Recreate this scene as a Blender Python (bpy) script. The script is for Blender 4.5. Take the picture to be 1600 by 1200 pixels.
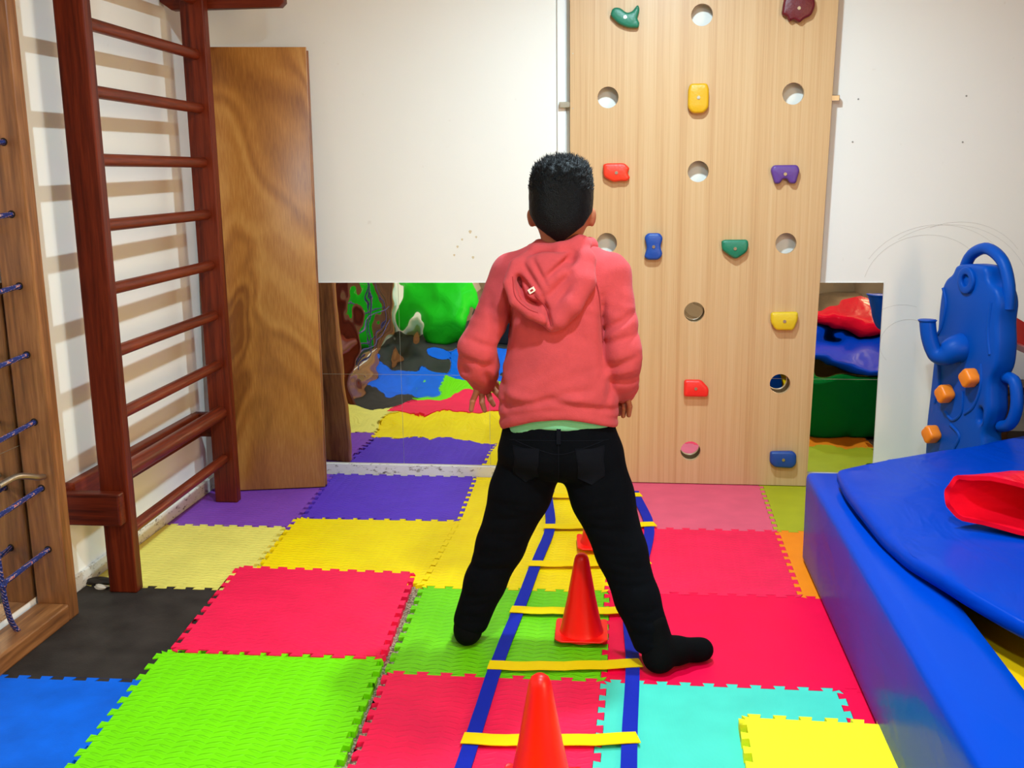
import bpy, bmesh, math, random
import numpy as np
from mathutils import Vector, Matrix
from mathutils.geometry import delaunay_2d_cdt
from mathutils.bvhtree import BVHTree
random.seed(7)
scene = bpy.context.scene
COL = scene.collection
for o in list(bpy.data.objects):
    bpy.data.objects.remove(o)

# ------------------------------------------------------------------ camera
cam_d = bpy.data.cameras.new('camera'); cam = bpy.data.objects.new('camera', cam_d); COL.objects.link(cam)
_R = Vector((0.99351301, 0.11309129, -0.01192684)); _U = Vector((-0.01121731, 0.20182957, 0.97935642)); _F = Vector((-0.11316387, 0.97286956, -0.20178889))
m = Matrix((_R, _U, -_F)).transposed().to_4x4(); m.translation = Vector((0, 0, 1.299))
cam.matrix_world = m
cam_d.sensor_width = 36.0; cam_d.lens = 36.0 * 1596.2 / 1600.0; cam_d.clip_start = 0.02
scene.camera = cam
# ------------------------------------------------------------------ world, exposure
w = bpy.data.worlds.new('world'); scene.world = w; w.use_nodes = True
w.node_tree.nodes['Background'].inputs[0].default_value = (1.0, 0.9, 0.8, 1)
w.node_tree.nodes['Background'].inputs[1].default_value = 0.3
vs = scene.view_settings
vs.view_transform = 'Standard'; vs.look = 'None'; vs.gamma = 1.0; vs.use_curve_mapping = False
vs.exposure = 0.35
# ------------------------------------------------------------------ ceiling lamps (row of round LED downlights) + added warm fill light
CEIL = 2.42
LAMPS = [(0.12, 3.05, 35, (0.67, 0.89, 1.0)), (0.12, 1.45, 34, (0.67, 0.89, 1.0)), (0.12, -0.2, 22, (0.67, 0.89, 1.0))]
def area(name, loc, power, color, size, shape='DISK', size_y=None, rot=(0, 0, 0)):
    l = bpy.data.lights.new(name, 'AREA'); l.shape = shape; l.size = size
    if size_y: l.size_y = size_y
    l.energy = power; l.color = color
    o = bpy.data.objects.new(name, l); COL.objects.link(o); o.location = loc; o.rotation_euler = rot
    return o
for x, y, pw, c in LAMPS:
    area('downlight_glow', (x, y, CEIL - 0.045), pw, c, 0.13)
area('warm_fill', (2.46, -0.4, 1.5), 95, (1.0, 0.73, 0.42), 1.8, 'RECTANGLE', 1.2, (0, math.radians(90), math.radians(90) * 0))  # soft fill added on the right to warm the left wall shadows

# ------------------------------------------------------------------ materials
def lin(c):
    return tuple((v / 255 / 12.92) if v / 255 <= 0.04045 else ((v / 255 + 0.055) / 1.055) ** 2.4 for v in c)
class NT:
    def __init__(s, name):
        s.m = bpy.data.materials.new(name); s.m.use_nodes = True; s.t = s.m.node_tree; s.b = s.t.nodes['Principled BSDF']
    def n(s, typ, **kw):
        nd = s.t.nodes.new(typ)
        for k, v in kw.items():
            if k.startswith('i_'):
                key = k[2:]; key = int(key) if key.isdigit() else key
                nd.inputs[key].default_value = v
            else: setattr(nd, k, v)
        return nd
    def l(s, a, b): s.t.links.new(a, b)
    def math(s, op, a, b=None, c=None):
        nd = s.t.nodes.new('ShaderNodeMath'); nd.operation = op
        for i, v in enumerate((a, b, c)):
            if v is None: continue
            if isinstance(v, (int, float)): nd.inputs[i].default_value = v
            else: s.l(v, nd.inputs[i])
        return nd.outputs[0]
    def coords(s, kind='Object', scale=(1, 1, 1), rot=(0, 0, 0)):
        tc = s.n('ShaderNodeTexCoord'); mp = s.n('ShaderNodeMapping')
        mp.inputs['Scale'].default_value = scale; mp.inputs['Rotation'].default_value = rot
        s.l(tc.outputs[kind], mp.inputs[0]); return mp.outputs[0]
    def ramp(s, fac, stops):
        r = s.n('ShaderNodeValToRGB'); e = r.color_ramp.elements
        while len(e) < len(stops): e.new(0.5)
        for el, (p, c) in zip(e, stops): el.position = p; el.color = (*c, 1)
        s.l(fac, r.inputs[0]); return r.outputs[0]
    def bump(s, h, strength=0.3, dist=0.01):
        b = s.n('ShaderNodeBump'); b.inputs['Strength'].default_value = strength; b.inputs['Distance'].default_value = dist
        s.l(h, b.inputs['Height']); s.l(b.outputs[0], s.b.inputs['Normal']); return b
def sc(c, k): return tuple(min(1, max(0, v * k)) for v in c)
def plain(name, rgb, rough=0.5, metal=0.0, noise=0.0, nscale=8, bump=0.0, bscale=60, coat=0.0, spec=0.5, sheen=0.0, linear=False):
    s = NT(name); c = rgb if linear else lin(rgb)
    s.b.inputs['Base Color'].default_value = (*c, 1); s.b.inputs['Roughness'].default_value = rough
    s.b.inputs['Metallic'].default_value = metal; s.b.inputs['Coat Weight'].default_value = coat
    s.b.inputs['Specular IOR Level'].default_value = spec; s.b.inputs['Sheen Weight'].default_value = sheen
    co = s.coords()
    if noise:
        nz = s.n('ShaderNodeTexNoise', i_Scale=nscale, i_Detail=4.0); s.l(co, nz.inputs[0])
        s.l(s.ramp(nz.outputs[0], [(0.3, sc(c, 1 - noise)), (0.7, sc(c, 1 + noise))]), s.b.inputs['Base Color'])
    if bump:
        nz = s.n('ShaderNodeTexNoise', i_Scale=bscale, i_Detail=3.0); s.l(co, nz.inputs[0]); s.bump(nz.outputs[0], bump, 0.01)
    return s.m
def wood(name, dark, mid, light, scale=(1, 1, 1), grain=40.0, rough=0.4, coat=0.0, rings=3.0, spec=0.5):
    """grain runs along the axis with the small scale factor"""
    s = NT(name); co = s.coords(scale=scale)
    n1 = s.n('ShaderNodeTexNoise', i_Scale=grain, i_Detail=6.0, i_Roughness=0.6); s.l(co, n1.inputs[0])
    n2 = s.n('ShaderNodeTexNoise', i_Scale=rings, i_Detail=2.0, i_Distortion=1.2); s.l(co, n2.inputs[0])
    f = s.math('ADD', s.math('MULTIPLY', n1.outputs[0], 0.5), s.math('MULTIPLY', n2.outputs[0], 0.5))
    s.l(s.ramp(f, [(0.36, lin(dark)), (0.5, lin(mid)), (0.64, lin(light))]), s.b.inputs['Base Color'])
    s.b.inputs['Roughness'].default_value = rough; s.b.inputs['Coat Weight'].default_value = coat; s.b.inputs['Coat Roughness'].default_value = 0.25
    s.b.inputs['Specular IOR Level'].default_value = spec
    s.bump(n1.outputs[0], 0.08, 0.004)
    return s.m
def foam(name, rgb, pattern='leaf', rough=0.55, mott=0.06, strength=0.6):
    s = NT(name); c = lin(rgb); co = s.coords()
    nz = s.n('ShaderNodeTexNoise', i_Scale=9.0, i_Detail=5.0); s.l(co, nz.inputs[0])
    s.l(s.ramp(nz.outputs[0], [(0.3, sc(c, 1 - mott)), (0.7, sc(c, 1 + mott))]), s.b.inputs['Base Color'])
    s.b.inputs['Roughness'].default_value = rough; s.b.inputs['Specular IOR Level'].default_value = 0.16
    if pattern == 'leaf':       # raised short strokes, alternately slanted
        p = 0.024; sp = s.n('ShaderNodeSeparateXYZ'); s.l(co, sp.inputs[0])
        u = s.math('MULTIPLY', sp.outputs[0], 1 / (p * 1.5)); v = s.math('MULTIPLY', sp.outputs[1], 1 / p)
        par = s.math('MULTIPLY', s.math('SUBTRACT', s.math('MULTIPLY', s.math('FRACT', s.math('MULTIPLY', s.math('FLOOR', u), 0.5)), 2.0), 0.5), 2.0)
        fx = s.math('SUBTRACT', s.math('FRACT', u), 0.5); fy = s.math('SUBTRACT', s.math('FRACT', v), 0.5)
        b = s.math('SUBTRACT', fy, s.math('MULTIPLY', s.math('MULTIPLY', fx, par), 0.55))
        q = s.math('ADD', s.math('POWER', s.math('ABSOLUTE', s.math('MULTIPLY', fx, 2.1)), 2.0), s.math('POWER', s.math('ABSOLUTE', s.math('MULTIPLY', b, 4.6)), 2.0))
        h = s.math('MAXIMUM', s.math('SUBTRACT', 1.0, q), 0.0)
        s.bump(s.math('POWER', h, 0.6), strength, 0.004)
    elif pattern == 'rib':
        wv = s.n('ShaderNodeTexWave', i_Scale=120.0); s.l(co, wv.inputs[0]); s.bump(wv.outputs[1], 0.15, 0.002)
    else:
        n2 = s.n('ShaderNodeTexNoise', i_Scale=180.0, i_Detail=2.0); s.l(co, n2.inputs[0]); s.bump(n2.outputs[0], 0.25, 0.002)
    return s.m

def wall_paint(name, rgb):
    s = NT(name); c = lin(rgb); co = s.coords()
    n1 = s.n('ShaderNodeTexNoise', i_Scale=2.2, i_Detail=5.0); s.l(co, n1.inputs[0])
    n2 = s.n('ShaderNodeTexNoise', i_Scale=26.0, i_Detail=3.0); s.l(co, n2.inputs[0])
    base = s.ramp(n1.outputs[0], [(0.3, sc(c, 0.965)), (0.7, c)])
    mx = s.n('ShaderNodeMix', data_type='RGBA'); s.l(base, mx.inputs[6]); mx.inputs[7].default_value = (*lin((205, 196, 184)), 1)
    s.l(s.ramp(n2.outputs[0], [(0.70, (0, 0, 0)), (0.80, (0.35, 0.35, 0.35))]), mx.inputs[0])
    s.l(mx.outputs[2], s.b.inputs['Base Color']); s.b.inputs['Roughness'].default_value = 0.6
    s.b.inputs['Specular IOR Level'].default_value = 0.3
    n3 = s.n('ShaderNodeTexNoise', i_Scale=140.0, i_Detail=2.0); s.l(co, n3.inputs[0]); s.bump(n3.outputs[0], 0.06, 0.003)
    return s.m
def scuffed(name):
    s = NT(name); co = s.coords(scale=(1, 1, 2.2))
    n1 = s.n('ShaderNodeTexNoise', i_Scale=30.0, i_Detail=7.0, i_Roughness=0.7); s.l(co, n1.inputs[0])
    s.l(s.ramp(n1.outputs[0], [(0.0, lin((232, 228, 220))), (0.56, lin((226, 221, 212))), (0.62, lin((170, 160, 148))), (0.70, lin((60, 52, 46)))]), s.b.inputs['Base Color'])
    s.b.inputs['Roughness'].default_value = 0.6
    return s.m
def terrazzo(name):
    s = NT(name); co = s.coords()
    v = s.n('ShaderNodeTexVoronoi', i_Scale=160.0); s.l(co, v.inputs[0])
    s.l(s.ramp(v.outputs['Distance'], [(0.1, lin((205, 190, 165))), (0.45, lin((150, 130, 105))), (0.7, lin((90, 76, 60)))]), s.b.inputs['Base Color'])
    s.b.inputs['Roughness'].default_value = 0.35
    return s.m
def mirror_mat(name, wob=0.5, tint=(0.86, 0.88, 0.86)):
    s = NT(name); s.b.inputs['Base Color'].default_value = (*tint, 1); s.b.inputs['Metallic'].default_value = 1; s.b.inputs['Roughness'].default_value = 0.015
    co = s.coords(); n1 = s.n('ShaderNodeTexNoise', i_Scale=5.0, i_Detail=1.5, i_Roughness=0.4); s.l(co, n1.inputs[0]); s.bump(n1.outputs[0], wob, 0.012)
    return s.m
def vinyl(name, rgb, wrinkle=0.25, rough=0.24):
    s = NT(name); c = lin(rgb); co = s.coords(scale=(1, 0.5, 1))
    n1 = s.n('ShaderNodeTexNoise', i_Scale=7.0, i_Detail=3.0, i_Distortion=0.6); s.l(co, n1.inputs[0])
    s.b.inputs['Base Color'].default_value = (*c, 1); s.b.inputs['Roughness'].default_value = rough; s.b.inputs['Specular IOR Level'].default_value = 0.1
    s.b.inputs['IOR'].default_value = 1.28
    s.bump(n1.outputs[0], wrinkle, 0.03)
    return s.m
def fabric(name, rgb, mott=0.12, bscale=500, strength=0.25, rough=0.9, sheen=0.3):
    s = NT(name); c = lin(rgb); co = s.coords()
    n1 = s.n('ShaderNodeTexNoise', i_Scale=14.0, i_Detail=6.0, i_Roughness=0.7); s.l(co, n1.inputs[0])
    s.l(s.ramp(n1.outputs[0], [(0.3, sc(c, 1 - mott)), (0.7, sc(c, 1 + mott))]), s.b.inputs['Base Color'])
    s.b.inputs['Roughness'].default_value = rough; s.b.inputs['Sheen Weight'].default_value = sheen; s.b.inputs['Specular IOR Level'].default_value = 0.08
    n2 = s.n('ShaderNodeTexNoise', i_Scale=float(bscale), i_Detail=2.0); s.l(co, n2.inputs[0]); s.bump(n2.outputs[0], strength, 0.003)
    return s.m
def rope_mat(name):
    s = NT(name); co = s.coords(scale=(1, 1, 1), rot=(0.5, 0.4, 0.3))
    wv = s.n('ShaderNodeTexWave', i_Scale=55.0, i_Distortion=2.0); s.l(co, wv.inputs[0])
    n2 = s.n('ShaderNodeTexNoise', i_Scale=160.0, i_Detail=1.0); s.l(co, n2.inputs[0])
    f = s.math('MULTIPLY', wv.outputs[1], n2.outputs[0])
    s.l(s.ramp(f, [(0.0, lin((12, 24, 84))), (0.44, lin((20, 44, 122))), (0.55, lin((190, 150, 130))), (0.62, lin((170, 50, 60)))]), s.b.inputs['Base Color'])
    s.b.inputs['Roughness'].default_value = 0.7; s.bump(wv.outputs[1], 0.6, 0.004)
    return s.m

M = {}
M['wall'] = wall_paint('white_wall_paint', (243, 240, 233))
M['ceiling'] = plain('warm_ceiling_boards', (180, 160, 136), 0.8)
M['wall_far'] = plain('tan_wall_paint', (160, 142, 118), 0.8)
M['scuff'] = scuffed('scuffed_baseboard_paint')
M['trim'] = plain('white_plastic_trunking', (238, 238, 236), 0.4)
M['terrazzo'] = terrazzo('terrazzo_floor')
M['mirror'] = mirror_mat('acrylic_mirror', 0.5)
M['mirror_edge'] = plain('mirror_edge', (215, 220, 215), 0.3)
M['mahogany'] = wood('red_brown_varnished_wood', (66, 15, 3), (96, 29, 8), (118, 42, 16), (9, 9, 0.5), 14, 0.45, 0.05, 2.0, 0.25)
M['mahogany_y'] = wood('red_brown_varnished_rung', (76, 22, 6), (106, 36, 13), (130, 50, 22), (9, 0.5, 9), 14, 0.42, 0.08, 2.0, 0.25)
M['walnut'] = wood('brown_frame_wood', (98, 58, 28), (132, 82, 42), (160, 106, 60), (8, 8, 0.6), 10, 0.45, 0.1, 3.0)
M['walnut_y'] = wood('brown_frame_wood_rail', (98, 58, 28), (132, 82, 42), (160, 106, 60), (8, 0.6, 8), 10, 0.45, 0.1, 3.0)
def swirl_ply(name):
    s = NT(name); co = s.coords(scale=(1.0, 1.0, 0.42))
    n0 = s.n('ShaderNodeTexNoise', i_Scale=2.6, i_Detail=2.0, i_Roughness=0.4, i_Distortion=0.8); s.l(co, n0.inputs[0])
    rings = s.math('SINE', s.math('MULTIPLY', n0.outputs[0], 70.0))
    n1 = s.n('ShaderNodeTexNoise', i_Scale=70.0, i_Detail=4.0); co2 = s.coords(scale=(3.0, 3.0, 0.12)); s.l(co2, n1.inputs[0])
    f_ = s.math('ADD', s.math('MULTIPLY', n0.outputs[0], 0.75), s.math('ADD', s.math('MULTIPLY', rings, 0.05), s.math('MULTIPLY', n1.outputs[0], 0.22)))
    s.l(s.ramp(f_, [(0.36, lin((134, 78, 30))), (0.50, lin((176, 114, 48))), (0.62, lin((200, 142, 70)))]), s.b.inputs['Base Color'])
    s.b.inputs['Roughness'].default_value = 0.36; s.b.inputs['Coat Weight'].default_value = 0.2; s.b.inputs['Coat Roughness'].default_value = 0.3
    return s.m
M['ply'] = swirl_ply('golden_plywood')
M['ply_edge'] = wood('plywood_edge', (110, 62, 28), (150, 90, 44), (180, 118, 62), (8, 8, 0.4), 12, 0.45)
M['panel'] = wood('pale_veneer', (196, 152, 104), (208, 168, 120), (214, 178, 132), (40, 40, 0.3), 9, 0.42, 0.1, 0.9)
M['steel'] = plain('brushed_steel', (190, 186, 176), 0.35, 1.0)
M['bolt'] = plain('bolt_metal', (200, 190, 170), 0.3, 1.0)
M['cone'] = plain('red_cone_plastic', (255, 18, 4), 0.38, spec=0.4)
M['strap_blue'] = fabric('blue_webbing', (22, 40, 165), 0.05, 900, 0.3, 0.6, 0.0)
M['strap_yellow'] = fabric('yellow_webbing', (255, 214, 10), 0.04, 900, 0.3, 0.6, 0.0)
M['rope'] = rope_mat('blue_flecked_rope')
M['vblue'] = vinyl('blue_vinyl', (0, 66, 186), 0.16, 0.27)
M['vblue2'] = vinyl('blue_vinyl_mat', (0, 60, 176), 0.35, 0.3)
M['vred'] = vinyl('red_vinyl', (236, 14, 40), 0.5, 0.22)
M['vgreen'] = vinyl('green_vinyl', (8, 110, 40), 0.4, 0.2)
M['vyellow'] = vinyl('yellow_vinyl', (236, 186, 14), 0.15, 0.3)
M['toy_blue'] = plain('blue_moulded_plastic', (0, 74, 170), 0.42, bump=0.05, bscale=200, spec=0.15)
M['toy_orange'] = plain('orange_moulded_plastic', (246, 134, 30), 0.4)
M['toy_red'] = plain('red_moulded_plastic', (200, 14, 40), 0.35)
M['dark_wood'] = wood('dark_shelf_wood', (50, 30, 16), (82, 52, 28), (110, 74, 42), (0.6, 8, 8), 10, 0.5)
M['dark_navy'] = plain('dark_navy_vinyl', (18, 28, 44), 0.5)
M['green_bag'] = vinyl('bright_green_beanbag', (40, 205, 36), 0.4, 0.35)
M['teal_plush'] = plain('teal_plush', (70, 190, 165), 0.8)
M['skin'] = plain('skin', (172, 104, 74), 0.55, noise=0.05, nscale=20, spec=0.35)
M['hair'] = plain('black_hair', (3, 3, 5), 0.45, bump=0.5, bscale=420, spec=0.18)
M['hoodie'] = fabric('heathered_red_fleece', (196, 74, 78), 0.12, 420, 0.3, 0.9, 0.08)
M['hoodie_seam'] = fabric('red_fleece_seam', (160, 44, 50), 0.05, 420, 0.2)
M['shirt'] = fabric('mint_green_cotton', (118, 188, 142), 0.06, 500, 0.2)
M['jeans'] = fabric('black_denim', (6, 8, 13), 0.25, 900, 0.4, 0.95, 0.0)
M['jeans_seam'] = fabric('black_denim_seam', (14, 16, 23), 0.1, 900, 0.3, 0.85, 0.0)
M['sock'] = fabric('black_sock', (8, 8, 9), 0.15, 700, 0.4, 0.9, 0.0)
M['label'] = plain('white_label', (240, 225, 210), 0.7)
M['eye'] = plain('eye_white', (235, 232, 225), 0.25)
M['iris'] = plain('dark_iris', (30, 18, 12), 0.2)
M['lip'] = plain('lips', (150, 80, 70), 0.5)
M['pencil'] = plain('faint_pencil', (206, 202, 196), 0.9)
M['lamp_rim'] = plain('lamp_rim_white', (240, 240, 240), 0.4)
s = NT('lamp_diffuser'); s.b.inputs['Emission Color'].default_value = (1, .97, .93, 1); s.b.inputs['Emission Strength'].default_value = 4.0; M['lamp'] = s.m
FOAM = {k: foam('foam_' + k, *v) for k, v in {
    'purple_dark': ((92, 52, 186), 'leaf'), 'purple_light': ((132, 70, 178), 'leaf'), 'pale_yellow': ((240, 224, 108), 'leaf'),
    'black': ((52, 46, 42), 'smooth', 0.6, 0.35), 'blue': ((0, 98, 218), 'smooth', 0.5, 0.14), 'yellow': ((255, 216, 0), 'leaf'), 'red': ((250, 30, 78), 'leaf', 0.55, 0.08, 0.4),
    'green': ((118, 224, 0), 'leaf', 0.5, 0.05, 0.8), 'green_dull': ((112, 204, 14), 'leaf', 0.5, 0.05, 0.8), 'pink': ((230, 92, 118), 'smooth'), 'crimson': ((252, 0, 66), 'smooth'),
    'teal': ((76, 208, 184), 'rib'), 'olive': ((178, 176, 34), 'smooth'), 'orange': ((255, 136, 22), 'smooth'), 'lemon': ((255, 240, 40), 'smooth')}.items()}

# ------------------------------------------------------------------ mesh helpers
def link(name, me, mat=None, parent=None, smooth=False):
    if mat is not None and not len(me.materials): me.materials.append(mat)
    if smooth:
        me.polygons.foreach_set('use_smooth', [True] * len(me.polygons))
    o = bpy.data.objects.new(name, me); COL.objects.link(o)
    if parent is not None:
        o.parent = parent; o.matrix_parent_inverse = Matrix.Translation(-parent.location) if parent.type == 'EMPTY' else Matrix.Identity(4)
    return o
def mesh(name, v, f, mat=None, parent=None, smooth=False):
    me = bpy.data.meshes.new(name); me.from_pydata([tuple(p) for p in v], [], [tuple(q) for q in f]); me.update()
    return link(name, me, mat, parent, smooth)
def thing(name, label, cat, loc=(0, 0, 0), group=None):
    o = bpy.data.objects.new(name, None); COL.objects.link(o); o.location = loc; o.empty_display_size = 0.05
    return tag(o, label, cat, group)
def tag(o, label, cat, group=None):
    o['label'] = label; o['category'] = cat
    if group: o['group'] = group
    return o
def struct(o, label=None):
    o['kind'] = 'structure'
    if label: o['label'] = label
    return o
def autosmooth(o, ang=40):
    me = o.data
    bm = bmesh.new(); bm.from_mesh(me)
    for f in bm.faces: f.smooth = True
    for e in bm.edges:
        if len(e.link_faces) == 2: e.smooth = e.calc_face_angle(0) < math.radians(ang)
    bm.to_mesh(me); bm.free(); return o
def box(name, x0, x1, y0, y1, z0, z1, mat, parent=None, bev=0.004, seg=2):
    bm = bmesh.new(); bmesh.ops.create_cube(bm, size=1)
    for v in bm.verts: v.co = Vector(((x0 + x1) / 2 + v.co.x * (x1 - x0), (y0 + y1) / 2 + v.co.y * (y1 - y0), (z0 + z1) / 2 + v.co.z * (z1 - z0)))
    if bev: bmesh.ops.bevel(bm, geom=bm.edges[:], offset=bev, segments=seg, affect='EDGES', profile=0.5)
    me = bpy.data.meshes.new(name); bm.to_mesh(me); bm.free()
    o = link(name, me, mat, parent)
    return autosmooth(o, 18) if bev else o
def tube(name, pts, r, mat, parent=None, n=10, caps=True, closed=False):
    pts = [Vector(p) for p in pts]; N = len(pts); rad = r if hasattr(r, '__len__') else [r] * N
    V = []; Fc = []; up = None
    for i, p in enumerate(pts):
        a = pts[(i - 1) % N] if (closed or i > 0) else pts[i]; b = pts[(i + 1) % N] if (closed or i < N - 1) else pts[i]
        t = (b - a).normalized()
        if up is None: up = t.orthogonal().normalized()
        up = (up - t * up.dot(t)).normalized(); s_ = t.cross(up)
        for k in range(n):
            an = 2 * math.pi * k / n; V.append(p + (up * math.cos(an) + s_ * math.sin(an)) * rad[i])
    for i in range(N if closed else N - 1):
        j = (i + 1) % N
        for k in range(n): Fc.append((i * n + k, i * n + (k + 1) % n, j * n + (k + 1) % n, j * n + k))
    if caps and not closed: Fc.append(tuple(range(n))[::-1]); Fc.append(tuple(range((N - 1) * n, N * n)))
    return autosmooth(mesh(name, V, Fc, mat, parent), 50)
def spline(pts, sub=6):
    pts = [Vector(p) for p in pts]; out = []
    for i in range(len(pts) - 1):
        p0 = pts[max(i - 1, 0)]; p1 = pts[i]; p2 = pts[i + 1]; p3 = pts[min(i + 2, len(pts) - 1)]
        for k in range(sub):
            t = k / sub
            out.append(0.5 * ((2 * p1) + (p2 - p0) * t + (2 * p0 - 5 * p1 + 4 * p2 - p3) * t * t + (3 * p1 - p0 - 3 * p2 + p3) * t ** 3))
    out.append(pts[-1]); return out
def inside(pt, poly):
    x, y = pt; c = False; n = len(poly); j = n - 1
    for i in range(n):
        if (poly[i][1] > y) != (poly[j][1] > y) and x < (poly[j][0] - poly[i][0]) * (y - poly[i][1]) / (poly[j][1] - poly[i][1]) + poly[i][0]: c = not c
        j = i
    return c
def slab2d(outline, holes=(), extra=()):
    """triangulated flat polygon with holes -> (verts2d, tris, loops)"""
    vs_ = []; ed = []
    for lp in [outline, *holes]:
        b = len(vs_); vs_ += [Vector(p) for p in lp]; ed += [(b + i, b + (i + 1) % len(lp)) for i in range(len(lp))]
    vs_ += [Vector(p) for p in extra]
    ov, oe, of, *_ = delaunay_2d_cdt(vs_, ed, [], 0, 1e-6)
    tris = []
    for f in of:
        c = ((ov[f[0]].x + ov[f[1]].x + ov[f[2]].x) / 3, (ov[f[0]].y + ov[f[1]].y + ov[f[2]].y) / 3)
        if inside(c, outline) and not any(inside(c, h) for h in holes): tris.append(f)
    return [(v.x, v.y) for v in ov], tris
def extrude2d(name, outline, holes, place, d0, d1, mat, parent=None, bev=0.0, smooth_ang=35, extra=()):
    """place(u, v, d) -> 3D point; slab between depth d0 (front) and d1 (back); bev rounds the front and back rims"""
    v2, tr = slab2d(outline, holes, extra)
    from collections import Counter
    cnt = Counter()
    for t in tr:
        for a, b in ((0, 1), (1, 2), (2, 0)): cnt[(t[a], t[b])] += 1
    rim = [e for e in cnt if (e[1], e[0]) not in cnt]
    nv = len(v2)
    nrm = {}
    for a, b in rim:
        dx, dy = v2[b][0] - v2[a][0], v2[b][1] - v2[a][1]; L = math.hypot(dx, dy) or 1
        for k in (a, b):
            q = nrm.get(k, (0, 0)); nrm[k] = (q[0] - dy / L, q[1] + dx / L)
    def ring(off, d):
        out = []
        for i, (u, v) in enumerate(v2):
            if off and i in nrm:
                nx, ny = nrm[i]; L = math.hypot(nx, ny) or 1; u += nx / L * off; v += ny / L * off
            out.append(place(u, v, d))
        return out
    sg = 1 if d1 > d0 else -1
    layers = [(bev, d0), (bev * 0.3, d0 + sg * bev * 0.3), (0, d0 + sg * bev), (0, d1 - sg * bev), (bev * 0.3, d1 - sg * bev * 0.3), (bev, d1)] if bev else [(0, d0), (0, d1)]
    V = []
    for off, d in layers: V += ring(off, d)
    Fc = [tuple(t) for t in tr] + [tuple(x + (len(layers) - 1) * nv for x in t[::-1]) for t in tr]
    for k in range(len(layers) - 1):
        for a, b in rim: Fc.append((b + k * nv, a + k * nv, a + (k + 1) * nv, b + (k + 1) * nv))
    bm = bmesh.new(); vv = [bm.verts.new(p) for p in V]
    for f in Fc:
        try: bm.faces.new([vv[i] for i in f])
        except ValueError: pass
    bmesh.ops.delete(bm, geom=[v for v in bm.verts if not v.link_faces], context='VERTS')
    bmesh.ops.recalc_face_normals(bm, faces=bm.faces[:])
    me = bpy.data.meshes.new(name); bm.to_mesh(me); bm.free()
    return autosmooth(link(name, me, mat, parent), smooth_ang)
def circle(cx, cy, r, n=32, ph=0): return [(cx + r * math.cos(2 * math.pi * k / n + ph), cy + r * math.sin(2 * math.pi * k / n + ph)) for k in range(n)]
def rounded(pts, r=0.01, n=4):
    """round the corners of a polygon"""
    out = []; N = len(pts)
    for i in range(N):
        p = Vector(pts[i]); a = Vector(pts[i - 1]); b = Vector(pts[(i + 1) % N])
        ra = min(r, (a - p).length * 0.45, (b - p).length * 0.45)
        A = p + (a - p).normalized() * ra; B = p + (b - p).normalized() * ra
        for k in range(n + 1):
            t = k / n; q = A * (1 - t) ** 2 + p * 2 * t * (1 - t) + B * t * t; out.append((q.x, q.y))
    return out

# ------------------------------------------------------------------ the room
XL, YB, XR, YF = -1.765, 4.27, 2.5, -3.2
FZ = -0.012
floor = struct(box('floor', XL - 0.1, XR + 0.1, YF - 0.1, YB + 0.1, FZ - 0.1, FZ, M['terrazzo'], bev=0), 'speckled terrazzo floor under the foam tiles')
wall_back = struct(box('wall_back', XL - 0.1, XR + 0.1, YB, YB + 0.1, FZ, CEIL, M['wall'], bev=0), 'white painted back wall')
wall_left = struct(box('wall_left', XL - 0.1, XL, YF, YB, FZ, CEIL, M['wall'], bev=0), 'white painted left wall behind the wall bars')
wall_right = struct(box('wall_right', XR, XR + 0.1, YF, YB, FZ, CEIL, M['wall_far'], bev=0), 'tan painted right wall')
win = thing('fill_window', 'added curtained window out of view in the right wall, housing the warm fill light', 'window', (XR, -0.4, 0.9)); del win['category']; win['kind'] = 'structure'  # unseen window added as a housing for the warm fill light
box('fill_curtain', XR - 0.012, XR - 0.002, -1.3, 0.5, 0.9, 2.1, plain('fill_curtain_cloth', (240, 206, 160), 0.8), win, 0)
for a_, b_, c_, d_ in ((-1.36, -1.3, 0.84, 2.16), (0.5, 0.56, 0.84, 2.16), (-1.3, 0.5, 0.84, 0.9), (-1.3, 0.5, 2.1, 2.16), (-0.415, -0.385, 0.9, 2.1)):
    box('fill_window_frame', XR - 0.03, XR - 0.001, a_, b_, c_, d_, M['trim'], win, 0.003)
wall_front = struct(box('wall_front', XL - 0.1, XR + 0.1, YF - 0.1, YF, FZ, CEIL, M['wall_far'], bev=0), 'tan painted wall behind the camera')
ceiling = struct(box('ceiling', XL - 0.1, XR + 0.1, YF - 0.1, YB + 0.1, CEIL, CEIL + 0.08, M['ceiling'], bev=0), 'warm brown boarded ceiling')
struct(box('baseboard_back', XL, XR, YB - 0.012, YB, FZ, 0.046, M['scuff'], bev=0.003), 'scuffed white baseboard below the mirrors')
struct(box('baseboard_left', XL, XL + 0.012, 2.74, YB - 0.012, FZ, 0.05, M['scuff'], bev=0.003), 'scuffed white baseboard along the left wall')
struct(box('trim_1', -0.298, -0.262, YB - 0.014, YB, 0.86, CEIL, M['trim'], bev=0.003), 'white vertical cable trunking beside the climbing panel')
for (cx, cz, r, a0, a1) in [(1.22, 0.80, 0.28, 0.5, 2.6), (1.26, 0.78, 0.30, 0.3, 2.2), (1.18, 0.82, 0.22, 0.7, 2.9), (1.10, 0.62, 0.14, 1.2, 4.2), (1.13, 0.60, 0.10, 0.9, 3.9), (1.30, 0.84, 0.25, 0.6, 2.0)]:
    pts = [(cx + r * 1.1 * math.cos(a0 + (a1 - a0) * k / 20), YB - 0.0003, cz + r * math.sin(a0 + (a1 - a0) * k / 20)) for k in range(21)]
    tube('pencil_mark', pts, 0.0007, M['pencil'], wall_back, 4)
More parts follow.
